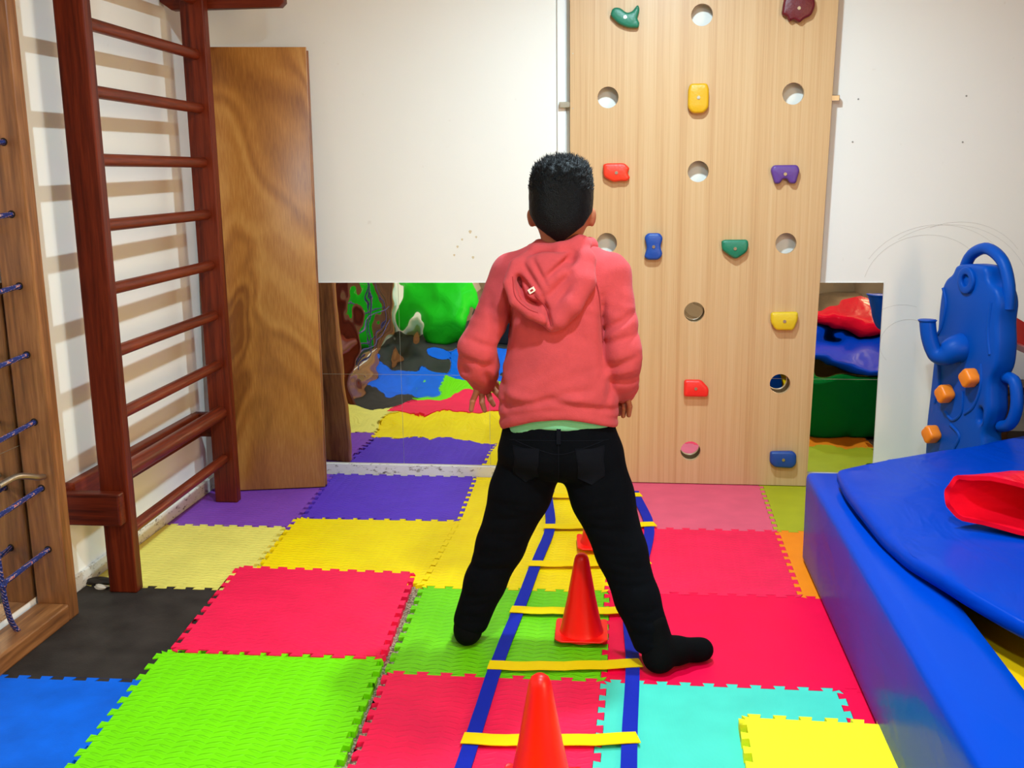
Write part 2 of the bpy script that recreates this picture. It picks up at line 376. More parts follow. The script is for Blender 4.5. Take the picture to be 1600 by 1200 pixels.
for x, z in ((1.287, 1.572), (1.286, 1.398), (0.882, 1.568), (0.869, 1.405)):
    extrude2d('screw_hole', circle(x, z, 0.0035, 10), (), lambda u, v, d: (u, d, v), YB - 0.0015, YB, plain('wall_plug', (150, 146, 140), 0.8), wall_back)

for x, z, r in ((-0.665, 1.062, 0.006), (-0.64, 1.04, 0.004), (-0.70, 1.03, 0.004), (-0.72, 1.0, 0.0045), (-0.735, 0.965, 0.004), (-0.655, 0.955, 0.005)):
    extrude2d('paint_stain', [(x + r * (1 + 0.3 * math.sin(3 * a)) * math.cos(a), z + r * 1.2 * math.sin(a)) for a in [i * math.pi / 6 for i in range(12)]], (), lambda u, v, d: (u, d, v), YB - 0.0006, YB, plain('stain_beige', (214, 196, 162), 0.8), wall_back)

# ceiling lamps (out of the frame, they light the room)
for i, (x, y, pw, c) in enumerate(LAMPS):
    t = thing('ceiling_lamp', ['round white downlight on the ceiling nearest the climbing panel', 'round white downlight on the ceiling in mid room', 'round white downlight on the ceiling above the camera'][i], 'ceiling lamp', (x, y, CEIL), 'round downlights in a row')
    extrude2d('rim', circle(x, y, 0.105, 40), (circle(x, y, 0.075, 40),), lambda u, v, d: (u, v, d), CEIL - 0.03, CEIL, M['lamp_rim'], t)
    extrude2d('diffuser', circle(x, y, 0.075, 40), (), lambda u, v, d: (u, v, d), CEIL - 0.018, CEIL, M['lamp'], t)

# ------------------------------------------------------------------ mirrors
t = thing('wall_mirror', 'wavy acrylic mirror squares along the foot of the back wall', 'mirror', (-0.15, YB, 0.05))
xs = [-1.365, -0.98, -0.595, -0.21, 0.175, 0.56, 1.02]; zs = [0.05, 0.45, 0.85]
for a, b in zip(xs, xs[1:]):
    for c, d in zip(zs, zs[1:]):
        box('mirror_panel', a + 0.0007, b - 0.0007, YB - 0.004, YB, c + 0.0007, d - 0.0007, M['mirror'], t, 0)
t = thing('wall_mirror', 'acrylic mirror on the left wall behind the rope net frame', 'mirror', (XL, 2.2, 0.07))
ys = [1.36, 1.81, 2.26, 2.71]; zs = [0.07, 0.54, 1.015]
for a, b in zip(ys, ys[1:]):
    for c, d in zip(zs, zs[1:]):
        box('mirror_panel', XL, XL + 0.004, a + 0.0007, b - 0.0007, c + 0.0007, d - 0.0007, M['mirror'], t, 0)

# ------------------------------------------------------------------ foam tiles
def toothed(p, q, teeth=True):
    """edge p->q with dovetail teeth; identical for both neighbours whichever way it is walked"""
    P, Q = Vector(p), Vector(q)
    rev = (P.x + P.y * 1.37) > (Q.x + Q.y * 1.37) if abs((Q - P).x) > abs((Q - P).y) else P.y > Q.y
    A, B = (Q, P) if rev else (P, Q)
    d = B - A; L = d.length; d.normalize(); n = Vector((-d.y, d.x)); out = [A.copy()]
    if teeth:
        k = max(2, round(L / 0.062)); pt = L / k; a = 0.0085
        for i in range(k):
            s0 = i * pt
            for f, h in ((0.06, -a), (0.19, -a), (0.19 + 0.0, -a), (0.31, -a), (0.24, a), (0.76, a), (0.69, -a), (0.94, -a)):
                if i == 0 and f < 0.2: continue
                if i == k - 1 and f > 0.9: continue
                if f in (0.19, 0.06): continue
                out.append(A + d * (s0 + f * pt) + n * h)
    out.append(B.copy())
    return out[::-1] if rev else out
def tile(color, label, corners, plain_edges=(), dz=0.0, zb=0.0):
    """corners clockwise from the back left"""
    out = []; N = len(corners)
    c = Vector((sum(p[0] for p in corners) / N, sum(p[1] for p in corners) / N))
    for i in range(N):
        e = toothed(corners[i], corners[(i + 1) % N], i not in plain_edges); out += e[:-1]
    pts = []
    for p in out:
        dirv = (c - p); pts.append((p.x + dirv.x * 0.0022, p.y + dirv.y * 0.0022))
    pts = pts[::-1]
    o = extrude2d('foam_mat_tile', pts, (), lambda u, v, d: (u, v, d), zb + dz, zb + FZ, FOAM[color], None, 0.0, 30)
    o['kind'] = 'thing'
    return tag(o, label, 'foam tile', 'interlocking foam floor tiles')
TILES = [
 ('purple_light', 'light purple foam tile in the corner under the wall bars and leaning board', [(-1.75, 4.25), (-1.30, 4.25), (-1.265, 3.553), (-1.75, 3.545)], (0, 3), -.0006),
 ('pale_yellow', 'pale yellow foam tile beside the wall bars', [(-1.75, 3.545), (-1.285, 3.553), (-1.24, 2.96), (-1.75, 2.955)], (3,), .0002),
 ('black', 'worn black foam tile at the foot of the wall bars', [(-1.75, 2.955), (-1.25, 2.96), (-1.24, 2.352), (-1.752, 2.342)], (3,), -.0002),
 ('blue', 'blue foam tile in the left front corner', [(-1.752, 2.342), (-1.245, 2.352), (-1.235, 1.76), (-1.755, 1.75)], (3,), .0004),
 ('purple_dark', 'dark purple foam tile against the back wall mirrors', [(-1.30, 4.25), (-.66, 4.25), (-.64, 3.675), (-1.25, 3.66)], (), .0006),
 ('yellow', 'yellow foam tile between the dark purple and the textured red tile', [(-1.275, 3.66), (-.64, 3.675), (-.655, 3.05), (-1.235, 3.06)], (), .0),
 ('red', 'raised red foam tile between the black and the dull green tile', [(-1.305, 3.14), (-.70, 3.135), (-.662, 2.53), (-1.26, 2.52)], (), .006),
 ('green', 'bright lime green foam tile in the left foreground beside the blue tile', [(-1.29, 2.52), (-.662, 2.53), (-.632, 1.93), (-1.24, 1.92)], (), .003),
 ('yellow', 'yellow foam tile against the back wall behind the boy', [(-.66, 4.25), (-.05, 4.25), (-.05, 3.65), (-.64, 3.675)], (0,), -.0003),
 ('yellow', 'yellow foam tile under the third cone, between the boy\'s legs', [(-.64, 3.675), (-.05, 3.65), (-.06, 3.045), (-.655, 3.035)], (), .0003),
 ('green_dull', 'green foam tile under the middle cone and the boy\'s left foot', [(-.652, 3.035), (-.06, 3.045), (-.055, 2.465), (-.632, 2.46)], (), -.0004),
 ('red', 'red foam tile under the nearest cone', [(-.632, 2.46), (-.055, 2.465), (-.065, 1.865), (-.60, 1.86)], (), .0005),
 ('pink', 'faded pink foam tile along the foot of the climbing panel', [(-.05, 4.25), (.56, 4.25), (.547, 3.655), (-.05, 3.65)], (0,), .0),
 ('red', 'textured red foam tile between the pink and the crimson tile', [(-.05, 3.65), (.547, 3.655), (.54, 3.055), (-.06, 3.045)], (), .0007),
 ('crimson', 'long smooth crimson foam tile under the boy\'s right foot', [(-.06, 3.045), (.54, 3.055), (1.14, 3.058), (1.14, 2.47), (.543, 2.47), (-.055, 2.465)], (), .0002),
 ('teal', 'turquoise ribbed foam tile in the foreground', [(-.055, 2.465), (.543, 2.47), (.535, 1.86), (-.065, 1.865)], (), -.0003),
 ('olive', 'olive green foam tile at the right end of the climbing panel', [(.56, 4.25), (1.16, 4.25), (1.15, 3.65), (.547, 3.655)], (0,), .0004),
 ('orange', 'orange foam tile beside the blue foam beam', [(.547, 3.655), (1.15, 3.65), (1.14, 3.058), (.54, 3.055)], (), -.0002),
 ('crimson', 'smooth crimson foam tile to the right of the turquoise tile', [(.543, 2.47), (1.14, 2.47), (1.14, 1.87), (.535, 1.86)], (), .0),
 ('blue', 'blue foam tile below the bottom of the picture, left of centre', [(-1.235, 1.90), (-.632, 1.91), (-.60, 1.31), (-1.23, 1.30)], (), -.0004),
 ('yellow', 'yellow foam tile below the bottom of the picture in the middle', [(-.60, 1.86), (-.065, 1.87), (-.065, 1.27), (-.60, 1.26)], (), .0),
]
for c, lb, cs, pe, dz in TILES: tile(c, lb, cs, pe, dz)
tile('lemon', 'loose lemon yellow foam tile lying on the turquoise tile', [(.277, 2.277), (.877, 2.272), (.865, 1.675), (.265, 1.675)], (), .0125, .0125)

blob_later = [('foam_scrap', (-1.712, 2.975, 0.0075), (0.05, 0.022, 0.011)), ('foam_scrap', (-1.69, 2.935, 0.0055), (0.022, 0.012, 0.007))]
# ------------------------------------------------------------------ wall bars
t = thing('wall_bars', 'red-brown varnished wooden wall bars standing against the left wall', 'wall bars', (-1.6, 3.38, 0))
box('post', -1.645, -1.552, 2.905, 2.95, 0, 2.12, M['mahogany'], t, 0.005)
box('post', -1.668, -1.575, 3.82, 3.865, 0, 2.12, M['mahogany'], t, 0.005)
for z in (1.945, 1.748, 1.554, 1.354, 1.158, 0.963, 0.767, 0.568, 0.183):
    tube('rung', [(-1.598, 2.94, z), (-1.62, 3.83, z)], 0.0195, M['mahogany_y'], t, 16)
tube('rung', [(-1.598, 2.94, 0.381), (-1.62, 3.83, 0.375)], 0.028, M['mahogany_y'], t, 18)
M['mahogany_x'] = wood('red_brown_varnished_arm', (66, 15, 3), (96, 29, 8), (118, 42, 16), (0.5, 9, 9), 14, 0.45, 0.05, 2.0, 0.25)
box('foot_arm', XL + 0.002, -1.562, 2.862, 2.904, 0.237, 0.342, M['mahogany_x'], t, 0.006)
box('foot_arm', XL + 0.002, -1.60, 3.866, 3.905, 0.262, 0.36, M['mahogany_x'], t, 0.006)
box('wall_rail', XL + 0.002, -1.728, 2.905, 3.865, 0.262, 0.362, M['mahogany_y'], t, 0.005)
for y0, y1, z in ((2.86, 2.904, 1.915), (3.866, 3.91, 1.915)):
    pr = [(XL + 0.002, z + 0.03), (-1.72, z), (-1.30, z), (-1.283, z + 0.015), (-1.283, z + 0.11), (XL + 0.002, z + 0.11)]
    extrude2d('top_arm', pr, (), lambda u, v, d: (u, d, v), y0, y1, M['mahogany_x'], t, 0.004)

# ------------------------------------------------------------------ boards leaning in the corner
def lean_board(label, off, th, w, h, zoff, mat, side=0.0):
    u = Vector((-0.975, -0.22, 0)); n = Vector((-0.22, 0.975, 0)); up = (Vector((0, 0, 1.81)) + n * 0.15).normalized(); nn = u.cross(up).normalized()
    if nn.y < 0: nn = -nn
    o0 = Vector((-1.276, 4.048, 0.004)) + nn * off - u * side + Vector((0, 0, zoff))
    o = extrude2d('leaning_board', [(0, 0), (w, 0), (w, h), (0, h)], (), lambda a, b, d: o0 + u * a + up * b + nn * d, 0, th, mat, None, 0.003)
    return tag(o, label, 'board', 'boards leaning in the corner')
lean_board('golden plywood board leaning in the corner, swirled grain face to the room', 0.0, 0.020, 0.45, 1.812, 0, M['ply'])
lean_board('second plywood board hidden behind the golden board, only its edge showing', 0.026, 0.020, 0.45, 1.80, 0.003, M['ply_edge'], 0.006)

# ------------------------------------------------------------------ climbing panel
PF, PB = 4.213, 4.235
t = thing('climbing_panel', 'pale wooden climbing panel with round holes and coloured holds', 'climbing wall', (0.26, PF, 0))
HOLES = [(0.267, 1.891), (-0.093, 1.59), (0.624, 1.59), (0.267, 1.298), (-0.094, 1.016), (0.620, 1.012), (0.265, 0.734), (0.620, 0.438), (0.263, 0.146)]
outl = [(-0.243, 0.004), (0.745, 0.004), (0.782, 2.2), (-0.243, 2.2)]
extrude2d('panel_sheet', outl, [circle(x, z, 0.0415, 40) for x, z in HOLES], lambda u, v, d: (u, d, v), PF, PB, M['panel'], t, 0.0)
box('batten', -0.228, -0.178, PB, YB - 0.005, 0.9, 2.2, M['panel'], t, 0.002)
box('batten', 0.44, 0.50, PB, YB - 0.005, 0.9, 2.2, M['panel'], t, 0.002)
def hold(outline, x, z, col, name, prot=0.032, lab=None, bolt=True, sx=1.0):
    mt = plain('hold_' + name, col, 0.42, bump=0.1, bscale=120)
    o = extrude2d('climbing_hold', rounded(outline, 0.012, 4), (), lambda u, v, d: (x + u, d, z + v), PF - prot, PF, mt, t, min(0.009, prot * 0.4), 60)
    o['label'] = lab
    if bolt:
        extrude2d('bolt', circle(x, z, 0.0065, 12), (), lambda u, v, d: (u, d, v), PF - prot - 0.003, PF - prot + 0.004, M['bolt'], o)
    return o
k = 0.00268
def px(*p): return [(a * k, -b * k) for a, b in p]
hold(px((-15, -12), (-12, -20), (12, -20), (15, -12), (15, 14), (8, 22), (-8, 22), (-15, 14)), 0.259, 1.58, (222, 168, 14), 'mustard', 0.035, 'mustard yellow upright climbing hold')
hold(px((-20, -12), (-15, -14), (12, -14), (20, -6), (16, 0), (21, 8), (15, 13), (6, 12), (-4, 14), (-19, 6)), -0.057, 1.297, (240, 58, 30), 'orange_red', 0.03, 'orange-red climbing hold with notched side')
hold(px((-21, -6), (-17, -13), (17, -13), (21, -6), (16, 14), (8, 14), (3, 7), (-3, 7), (-7, 14), (-14, 14)), 0.602, 1.284, (96, 60, 140), 'purple', 0.03, 'purple climbing hold shaped like two molars')
hold(px((-14, -14), (-9, -20), (9, -20), (14, -13), (10, 0), (14, 12), (8, 20), (-8, 20), (-14, 16), (-10, 2)), 0.095, 1.003, (20, 72, 160), 'blue_waist', 0.03, 'blue upright climbing hold with a waist')
hold(px((-20, -11), (-15, -13), (18, -13), (20, -6), (18, 5), (2, 16), (-6, 12), (-19, 2)), 0.418, 0.994, (20, 120, 88), 'green_shield', 0.03, 'green shield-shaped climbing hold')
hold(px((-20, -13), (20, -14), (20, -2), (14, 14), (-12, 14), (-20, 2)), 0.623, 0.702, (226, 190, 28), 'yellow_cup', 0.03, 'yellow cup-shaped climbing hold')
hold(px((-18, -13), (8, -13), (20, 0), (19, 13), (-18, 13)), 0.277, 0.42, (244, 44, 34), 'red_wedge', 0.03, 'red climbing hold with one corner cut off')
hold(px((-20, -12), (14, -13), (20, -8), (20, 8), (14, 14), (-12, 13), (-20, 6)), 0.642, 0.123, (18, 68, 148), 'blue_pad', 0.03, 'blue rounded rectangular climbing hold low on the panel')
hold(px((-20, -16), (-12, -24), (10, -24), (20, -16), (23, -4), (18, 10), (8, 14), (2, 20), (-6, 14), (-12, 18), (-16, 10), (-23, 8), (-22, -4)), 0.627, 1.90, (104, 16, 30), 'maroon', 0.034, 'maroon leaf-shaped climbing hold')
hold(px((-22, -4), (-18, -14), (-8, -14), (2, -6), (10, -8), (18, -18), (21, -10), (17, 2), (21, 8), (19, 15), (4, 14), (-10, 8)), -0.028, 1.886, (34, 120, 92), 'green_fish', 0.034, 'glossy green fish-shaped climbing hold', True)
box('bracket', -0.288, -0.243, 4.236, 4.256, 1.555, 1.578, M['bolt'], t, 0.002)
box('bracket', 0.77, 0.805, 4.236, 4.256, 1.56, 1.583, M['bolt'], t, 0.002)
for z in (1.76, 1.55): extrude2d('nail', circle(-0.232, z, 0.0022, 8), (), lambda u, v, d: (u, d, v), PF - 0.0008, PF, M['steel'], t)

# ------------------------------------------------------------------ rope net frame at the left edge
t = thing('rope_net_frame', 'brown wooden frame strung with blue rope at the left edge', 'climbing frame', (-1.70, 2.1, 0))
box('post', -1.757, -1.655, 2.69, 2.742, 0.0, 1.95, M['walnut'], t, 0.006)
box('post', -1.757, -1.655, 1.33, 1.385, 0.0, 1.95, M['walnut'], t, 0.006)
box('bottom_rail', -1.757, -1.655, 1.385, 2.69, 0.0, 0.055, M['walnut_y'], t, 0.006)
box('top_rail', -1.757, -1.655, 1.385, 2.69, 1.89, 1.95, M['walnut_y'], t, 0.006)
RZ = [1.40, 1.205, 1.006, 0.81, 0.613, 0.414, 0.225]
for z in RZ:
    tube('rope', spline([(-1.702, 2.695, z), (-1.70, 2.58, z - 0.006), (-1.70, 2.45, z - 0.012), (-1.705, 2.15, z - 0.012), (-1.70, 1.75, z - 0.008), (-1.702, 1.38, z)], 5), 0.0075, M['rope'], t, 8)
    extrude2d('rope_hole', circle(-1.702, z, 0.011, 14), (), lambda u, v, d: (u, d, v), 2.6885, 2.6905, plain('hole_dark', (30, 18, 10), 0.9), t)
for y in (2.455, 2.15, 1.8):
    zz = [1.88] + [z - 0.012 for z in RZ] + ([0.10, 0.045] if y > 2.4 else [0.05])
    pts = [(-1.70 + 0.004 * math.sin(i * 2.1), y + 0.006 * math.sin(i * 1.7) + (0.05 if (y > 2.4 and i == len(zz) - 1) else 0.018 if (y > 2.4 and i == len(zz) - 2) else 0), z) for i, z in enumerate(zz)]
    tube('rope', spline(pts, 4), 0.0075, M['rope'], t, 8)
    for z in RZ:
        bm = bmesh.new(); bmesh.ops.create_icosphere(bm, subdivisions=2, radius=0.0155)
        for v in bm.verts: v.co = Vector((v.co.x * 0.9, v.co.y * 1.1, v.co.z)) * (1 + 0.12 * math.sin(9 * math.atan2(v.co.y, v.co.z) + v.co.x * 300)) + Vector((-1.70, y, z - 0.012))
        me = bpy.data.meshes.new('knot'); bm.to_mesh(me); bm.free(); link('knot', me, M['rope'], t, True)
b = tube('latch', spline([(-1.69, 2.688, 0.45), (-1.69, 2.655, 0.458), (-1.688, 2.60, 0.478), (-1.688, 2.55, 0.49), (-1.688, 2.47, 0.488)], 3), 0.009, M['steel'], t, 8)
extrude2d('bolt', circle(-1.69, 0.45, 0.008, 12), (), lambda u, v, d: (u, d, v), 2.68, 2.69, M['bolt'], t)

# ------------------------------------------------------------------ soft play pool with blue beam, mats
t = thing('soft_play_pool', 'soft play pool edged by a long blue vinyl beam', 'play pool', (1.2, 2.4, 0))
def pad(name, x0, x1, y0, y1, z0, z1, mat, parent, bev=0.016, crown=0.006, label=None, nx=8, ny=24):
    bm = bmesh.new(); bmesh.ops.create_cube(bm, size=1)
    bmesh.ops.subdivide_edges(bm, edges=bm.edges[:], cuts=7, use_grid_fill=True)
    for v in bm.verts:
        c = v.co * 2; v.co = Vector((x0 + (x1 - x0) * (c.x + 1) / 2, y0 + (y1 - y0) * (c.y + 1) / 2, z0 + (z1 - z0) * (c.z + 1) / 2))
        v.co.x += crown * c.x * (1 - c.z ** 2) * (1 - c.y ** 2) if abs(c.x) > .99 else 0
        if c.z > .99: v.co.z += crown * (1 - c.x ** 2) * (1 - c.y ** 2)
    es = [e for e in bm.edges if len(e.link_faces) == 2 and e.calc_face_angle(0) > 1.0]
    bmesh.ops.bevel(bm, geom=es, offset=bev, segments=4, affect='EDGES', profile=0.5)
    me = bpy.data.meshes.new(name); bm.to_mesh(me); bm.free()
    o = link(name, me, mat, parent, True)
    if label: o['label'] = label
    return o
pad('side_pad', 0.592, 0.775, 0.9, 3.375, 0.0, 0.312, M['vblue'], t, 0.02, 0.006, 'long blue vinyl beam')
pad('back_pad', 0.81, 2.2, 3.385, 3.53, 0.0, 0.306, M['vgreen'], t, 0.02, 0.006, 'green vinyl beam')
pad('floor_pad', 0.782, 2.2, 0.9, 3.375, 0.0, 0.24, M['vyellow'], t, 0.015, 0.0, 'yellow vinyl floor pad')

# blue folding mat lying over the pool
def mat_z(x, y):
    return 0.331 + 0.006 * math.sin(5 * x + 3 * y) + 0.004 * math.sin(11 * y - 7 * x) + 0.02 * max(0, x - 0.9) * max(0, y - 2.9)
mo = [(0.655, 3.20), (0.646, 3.02), (0.648, 2.86), (0.662, 2.66), (0.69, 2.46), (0.75, 2.27), (0.83, 2.10), (0.95, 1.92), (1.12, 1.74), (1.5, 1.5), (2.0, 1.9), (2.0, 3.3), (1.7, 3.45), (1.47, 3.62), (1.412, 3.70), (1.16, 3.53), (0.88, 3.35), (0.70, 3.23)]
mo = rounded(mo[::-1], 0.05, 3)
ex = [(0.7 + 0.07 * i, 1.7 + 0.07 * j) for i in range(20) for j in range(30) if inside((0.7 + 0.07 * i, 1.7 + 0.07 * j), mo)]
o = extrude2d('gym_mat', mo, (), lambda u, v, d: (u, v, mat_z(u, v) + d), 0.042, 0.0, M['vblue2'], None, 0.014, 60, extra=ex)
tag(o, 'thin blue vinyl mat spread over the beam and the pool', 'mat')
# red mat folded over on itself
def fold(name, prof, half, dvec, L, mat, th):
    n = len(prof); V = []; Fc = []
    pr = [Vector(p) for p in prof]; offs = []
    for i in range(n):
        a = pr[max(i - 1, 0)]; b = pr[min(i + 1, n - 1)]; tt = (b - a).normalized(); offs.append(Vector((-tt.y, tt.x)))
    K = 9
    for j in range(K):
        s_ = j / (K - 1)
        for side in (0, 1):
            for i in range(n):
                p = pr[i] + offs[i] * th * side
                wob = 0.004 * math.sin(i * 1.3 + j * 2.1)
                base = half + dvec * (s_ * L)
                V.append((base.x + p.x * 0.81, base.y - p.x * 0.58 + wob, base.z + p.y * (1 - 0.15 * s_) + wob * 0.5))
    for j in range(K - 1):
        for side in (0, 1):
            for i in range(n - 1):
                a = j * 2 * n + side * n + i; b = a + 1; c = b + 2 * n; d = a + 2 * n
                Fc.append((a, b, c, d) if side else (d, c, b, a))
        for i in (0, n - 1):
            a = j * 2 * n + i; Fc.append((a, a + n, a + 3 * n, a + 2 * n))
    for j in (0, K - 1):
        for i in range(n - 1):
            a = j * 2 * n + i; Fc.append((a, a + 1, a + n + 1, a + n))
    bm = bmesh.new(); vv = [bm.verts.new(p) for p in V]
    for f in Fc: bm.faces.new([vv[i] for i in f])
    bmesh.ops.recalc_face_normals(bm, faces=bm.faces[:])
    me = bpy.data.meshes.new(name); bm.to_mesh(me); bm.free()
    return autosmooth(link(name, me, mat), 50)
prof = spline([(0.75, 0.0), (0.45, 0.0), (0.22, 0.001), (0.06, 0.004), (0.012, 0.022), (0.0, 0.055), (0.012, 0.09), (0.05, 0.108), (0.18, 0.112), (0.42, 0.108), (0.75, 0.10)], 4)
prof = [(p.x, p.y) for p in prof]
o = fold('folded_mat', prof, Vector((0.843, 2.69, 0.400)), Vector((0.93, 0.36, 0)), 0.6, M['vred'], 0.012)
tag(o, 'red vinyl mat folded over on top of the blue mat', 'mat')

# ------------------------------------------------------------------ moulded plastic climbing toy shaped like an elephant
t = thing('toy_climber', 'blue moulded plastic toy climber with trunk spout and orange knobs', 'toy climber', (1.2, 3.9, 0))
P0 = Vector((1.13, 4.10, 0)); E_ = Vector((0.28334, -0.95902, 0)); Nf = Vector((-0.95902, -0.28334, 0))
def tp(u, v, d): return P0 + E_ * u - Nf * d + Vector((0, 0, v))
out = [(0.10, 0.0), (0.085, 0.18), (0.078, 0.33), (0.088, 0.459), (0.093, 0.561), (0.106, 0.662), (0.107, 0.785), (0.115, 0.858), (0.139, 0.897), (0.177, 0.917), (0.192, 0.951), (0.268, 0.962), (0.371, 0.962), (0.385, 0.909), (0.44, 0.89), (0.462, 0.84), (0.455, 0.78), (0.472, 0.70), (0.470, 0.62), (0.44, 0.57), (0.445, 0.52), (0.455, 0.46), (0.44, 0.41), (0.425, 0.37), (0.45, 0.30), (0.46, 0.18), (0.46, 0.0)]
out = rounded(out, 0.03, 3)
extrude2d('body_plate', out, (rounded([(0.395, 0.46), (0.415, 0.46), (0.415, 0.41), (0.395, 0.41)], 0.01, 3),), tp, 0.0, 0.085, M['toy_blue'], t, 0.016, 60)
tube('top_handle', spline([tp(0.18, 0.88, 0.045), tp(0.185, 0.93, 0.045), tp(0.222, 0.99, 0.045), tp(0.309, 1.018, 0.045), tp(0.40, 0.98, 0.045), tp(0.445, 0.90, 0.045), tp(0.452, 0.82, 0.045)], 5), 0.021, M['toy_blue'], t, 12)
tube('side_handle', spline([tp(0.45, 0.58, 0.06), tp(0.50, 0.57, 0.06), tp(0.52, 0.50, 0.06), tp(0.51, 0.445, 0.06), tp(0.485, 0.415, 0.06), tp(0.445, 0.40, 0.06)], 5), 0.021, M['toy_blue'], t, 12)
tr_ = spline([tp(0.262, 0.655, 0.02), tp(0.262, 0.65, -0.02), tp(0.245, 0.628, -0.05), tp(0.225, 0.634, -0.075), tp(0.208, 0.69, -0.092), tp(0.198, 0.752, -0.098)], 5)
tube('trunk', tr_, [0.060 - 0.031 * min(1, i / 16) for i in range(len(tr_))], M['toy_blue'], t, 18)
tube('trunk_rim', [tr_[-1] - Vector((0, 0, 0.008)), tr_[-1], tr_[-1] + Vector((0, 0, 0.002))], [0.029, 0.034, 0.030], M['toy_blue'], t, 18)
extrude2d('eye_ring', circle(0.276, 0.903, 0.048, 28), (circle(0.276, 0.903, 0.022, 20),), tp, -0.012, 0.004, M['toy_blue'], t, 0.004, 60)
for u, v in ((0.221, 0.475), (0.362, 0.563), (0.155, 0.303)):
    lob = [(u + (0.034 + 0.003 * math.cos(4 * a)) * math.cos(a), v + (0.032 + 0.003 * math.cos(4 * a)) * math.sin(a)) for a in [2 * math.pi * i / 40 for i in range(40)]]
    o = extrude2d('grip_knob', lob, (), tp, -0.045, 0.004, M['toy_orange'], t, 0.009, 60); o['label'] = 'orange grip knob'
for pts in ([(0.12, 0.62), (0.15, 0.52), (0.13, 0.42)], [(0.30, 0.50), (0.30, 0.42), (0.25, 0.38), (0.20, 0.40)], [(0.39, 0.62), (0.40, 0.54), (0.37, 0.46), (0.32, 0.42)], [(0.13, 0.86), (0.155, 0.80), (0.14, 0.72), (0.115, 0.68)], [(0.42, 0.84), (0.415, 0.74), (0.435, 0.66)], [(0.24, 0.36), (0.30, 0.33), (0.27, 0.26), (0.33, 0.24)]):
    tube('moulded_ridge', spline([tp(u, v, 0.001) for u, v in pts], 5), 0.007, M['toy_blue'], t, 8)
pr = spline([(0.0, 0.70), (0.10, 0.66), (0.25, 0.52), (0.45, 0.34), (0.70, 0.18), (0.9, 0.13)], 4)
V = []; Fc = []; prof2 = [(-0.20, 0.09), (-0.185, 0.0), (0.185, 0.0), (0.20, 0.09), (0.215, 0.09), (0.20, -0.02), (-0.20, -0.02), (-0.215, 0.09)]
for p in pr:
    for a, h in prof2: V.append((1.40 + p.x, 3.87 + a, p.y - 0.03 + h))
n = len(prof2)
for i in range(len(pr) - 1):
    for q in range(n): Fc.append((i * n + q, i * n + (q + 1) % n, (i + 1) * n + (q + 1) % n, (i + 1) * n + q))
Fc += [tuple(range(n))[::-1], tuple(range((len(pr) - 1) * n, len(pr) * n))]
o = mesh('toy_slide', V, Fc, M['toy_red'], t, False); autosmooth(o, 50); o['label'] = 'red slide chute'
t = thing('low_shelf', 'dark wooden low shelf by the back wall behind the toy climber', 'shelf', (1.95, 4.15, 0))
box('shelf_top', 1.46, 2.4, 4.09, 4.255, 0.43, 0.46, M['dark_wood'], t)
box('shelf_board', 1.48, 2.38, 4.09, 4.255, 0.22, 0.245, M['dark_wood'], t)
box('shelf_base', 1.46, 2.4, 4.09, 4.255, FZ + .001, 0.04, M['dark_wood'], t)
for x in (1.46, 1.92, 2.37): box('upright', x, x + 0.025, 4.09, 4.255, 0.03, 0.43, M['dark_wood'], t)

# ------------------------------------------------------------------ agility ladder
t = thing('agility_ladder', 'blue and yellow webbing agility ladder laid flat on the tiles', 'agility ladder', (-0.15, 2.9, 0))
def strap(name, pts, wdt, mat, z0=0.0085, th=0.0022, axis='y'):
    V = []; Fc = []; n = len(pts)
    for i in range(n):
        a = Vector(pts[max(i - 1, 0)]); b = Vector(pts[min(i + 1, n - 1)]); d = (b - a).normalized(); nrm = Vector((-d.y, d.x)); p = Vector(pts[i][:2])
        for s_, zz in ((-1, 0), (1, 0), (1, 1), (-1, 1)):
            q = p + nrm * wdt / 2 * s_; V.append((q.x, q.y, z0 + zz * th + 0.0012 * math.sin(i * 1.9)))
    for i in range(n - 1):
        for q in range(4): Fc.append((i * 4 + q, i * 4 + (q + 1) % 4, i * 4 + 4 + (q + 1) % 4, i * 4 + 4 + q))
    Fc += [(3, 2, 1, 0), (n * 4 - 4, n * 4 - 3, n * 4 - 2, n * 4 - 1)]
    return mesh(name, V, Fc, mat, t, False)
sl = spline([(-.372, 1.60, 0), (-.362, 1.80, 0), (-.352, 2.145, 0), (-.343, 2.51, 0), (-.322, 2.87, 0), (-.303, 3.24, 0), (-.283, 3.61, 0), (-.322, 3.985, 0), (-.315, 4.05, 0)], 5)
sr = spline([(.015, 1.60, 0), (.010, 1.82, 0), (.012, 2.18, 0), (.020, 2.55, 0), (.012, 2.9, 0), (.055, 3.29, 0), (.083, 3.66, 0), (.035, 4.015, 0), (.03, 4.07, 0)], 5)
strap('side_strap', [(p.x, p.y) for p in sl], 0.037, M['strap_blue'], 0.0075)
strap('side_strap', [(p.x, p.y) for p in sr], 0.037, M['strap_blue'], 0.0075)
for (a, b) in (((-.385, 1.80), (.035, 1.82)), ((-.375, 2.138), (.032, 2.18)), ((-.364, 2.503), (.042, 2.553)), ((-.345, 2.862), (.035, 2.895)), ((-.326, 3.235), (.078, 3.29)), ((-.306, 3.607), (.105, 3.668)), ((-.345, 3.98), (.057, 4.02))):
    mid = [(a[0] + (b[0] - a[0]) * f, a[1] + (b[1] - a[1]) * f - 0.012 * math.sin(math.pi * f) ** 0.6) for f in [i / 12 for i in range(13)]]
    strap('rung_strap', mid, 0.047, M['strap_yellow'], 0.0105)

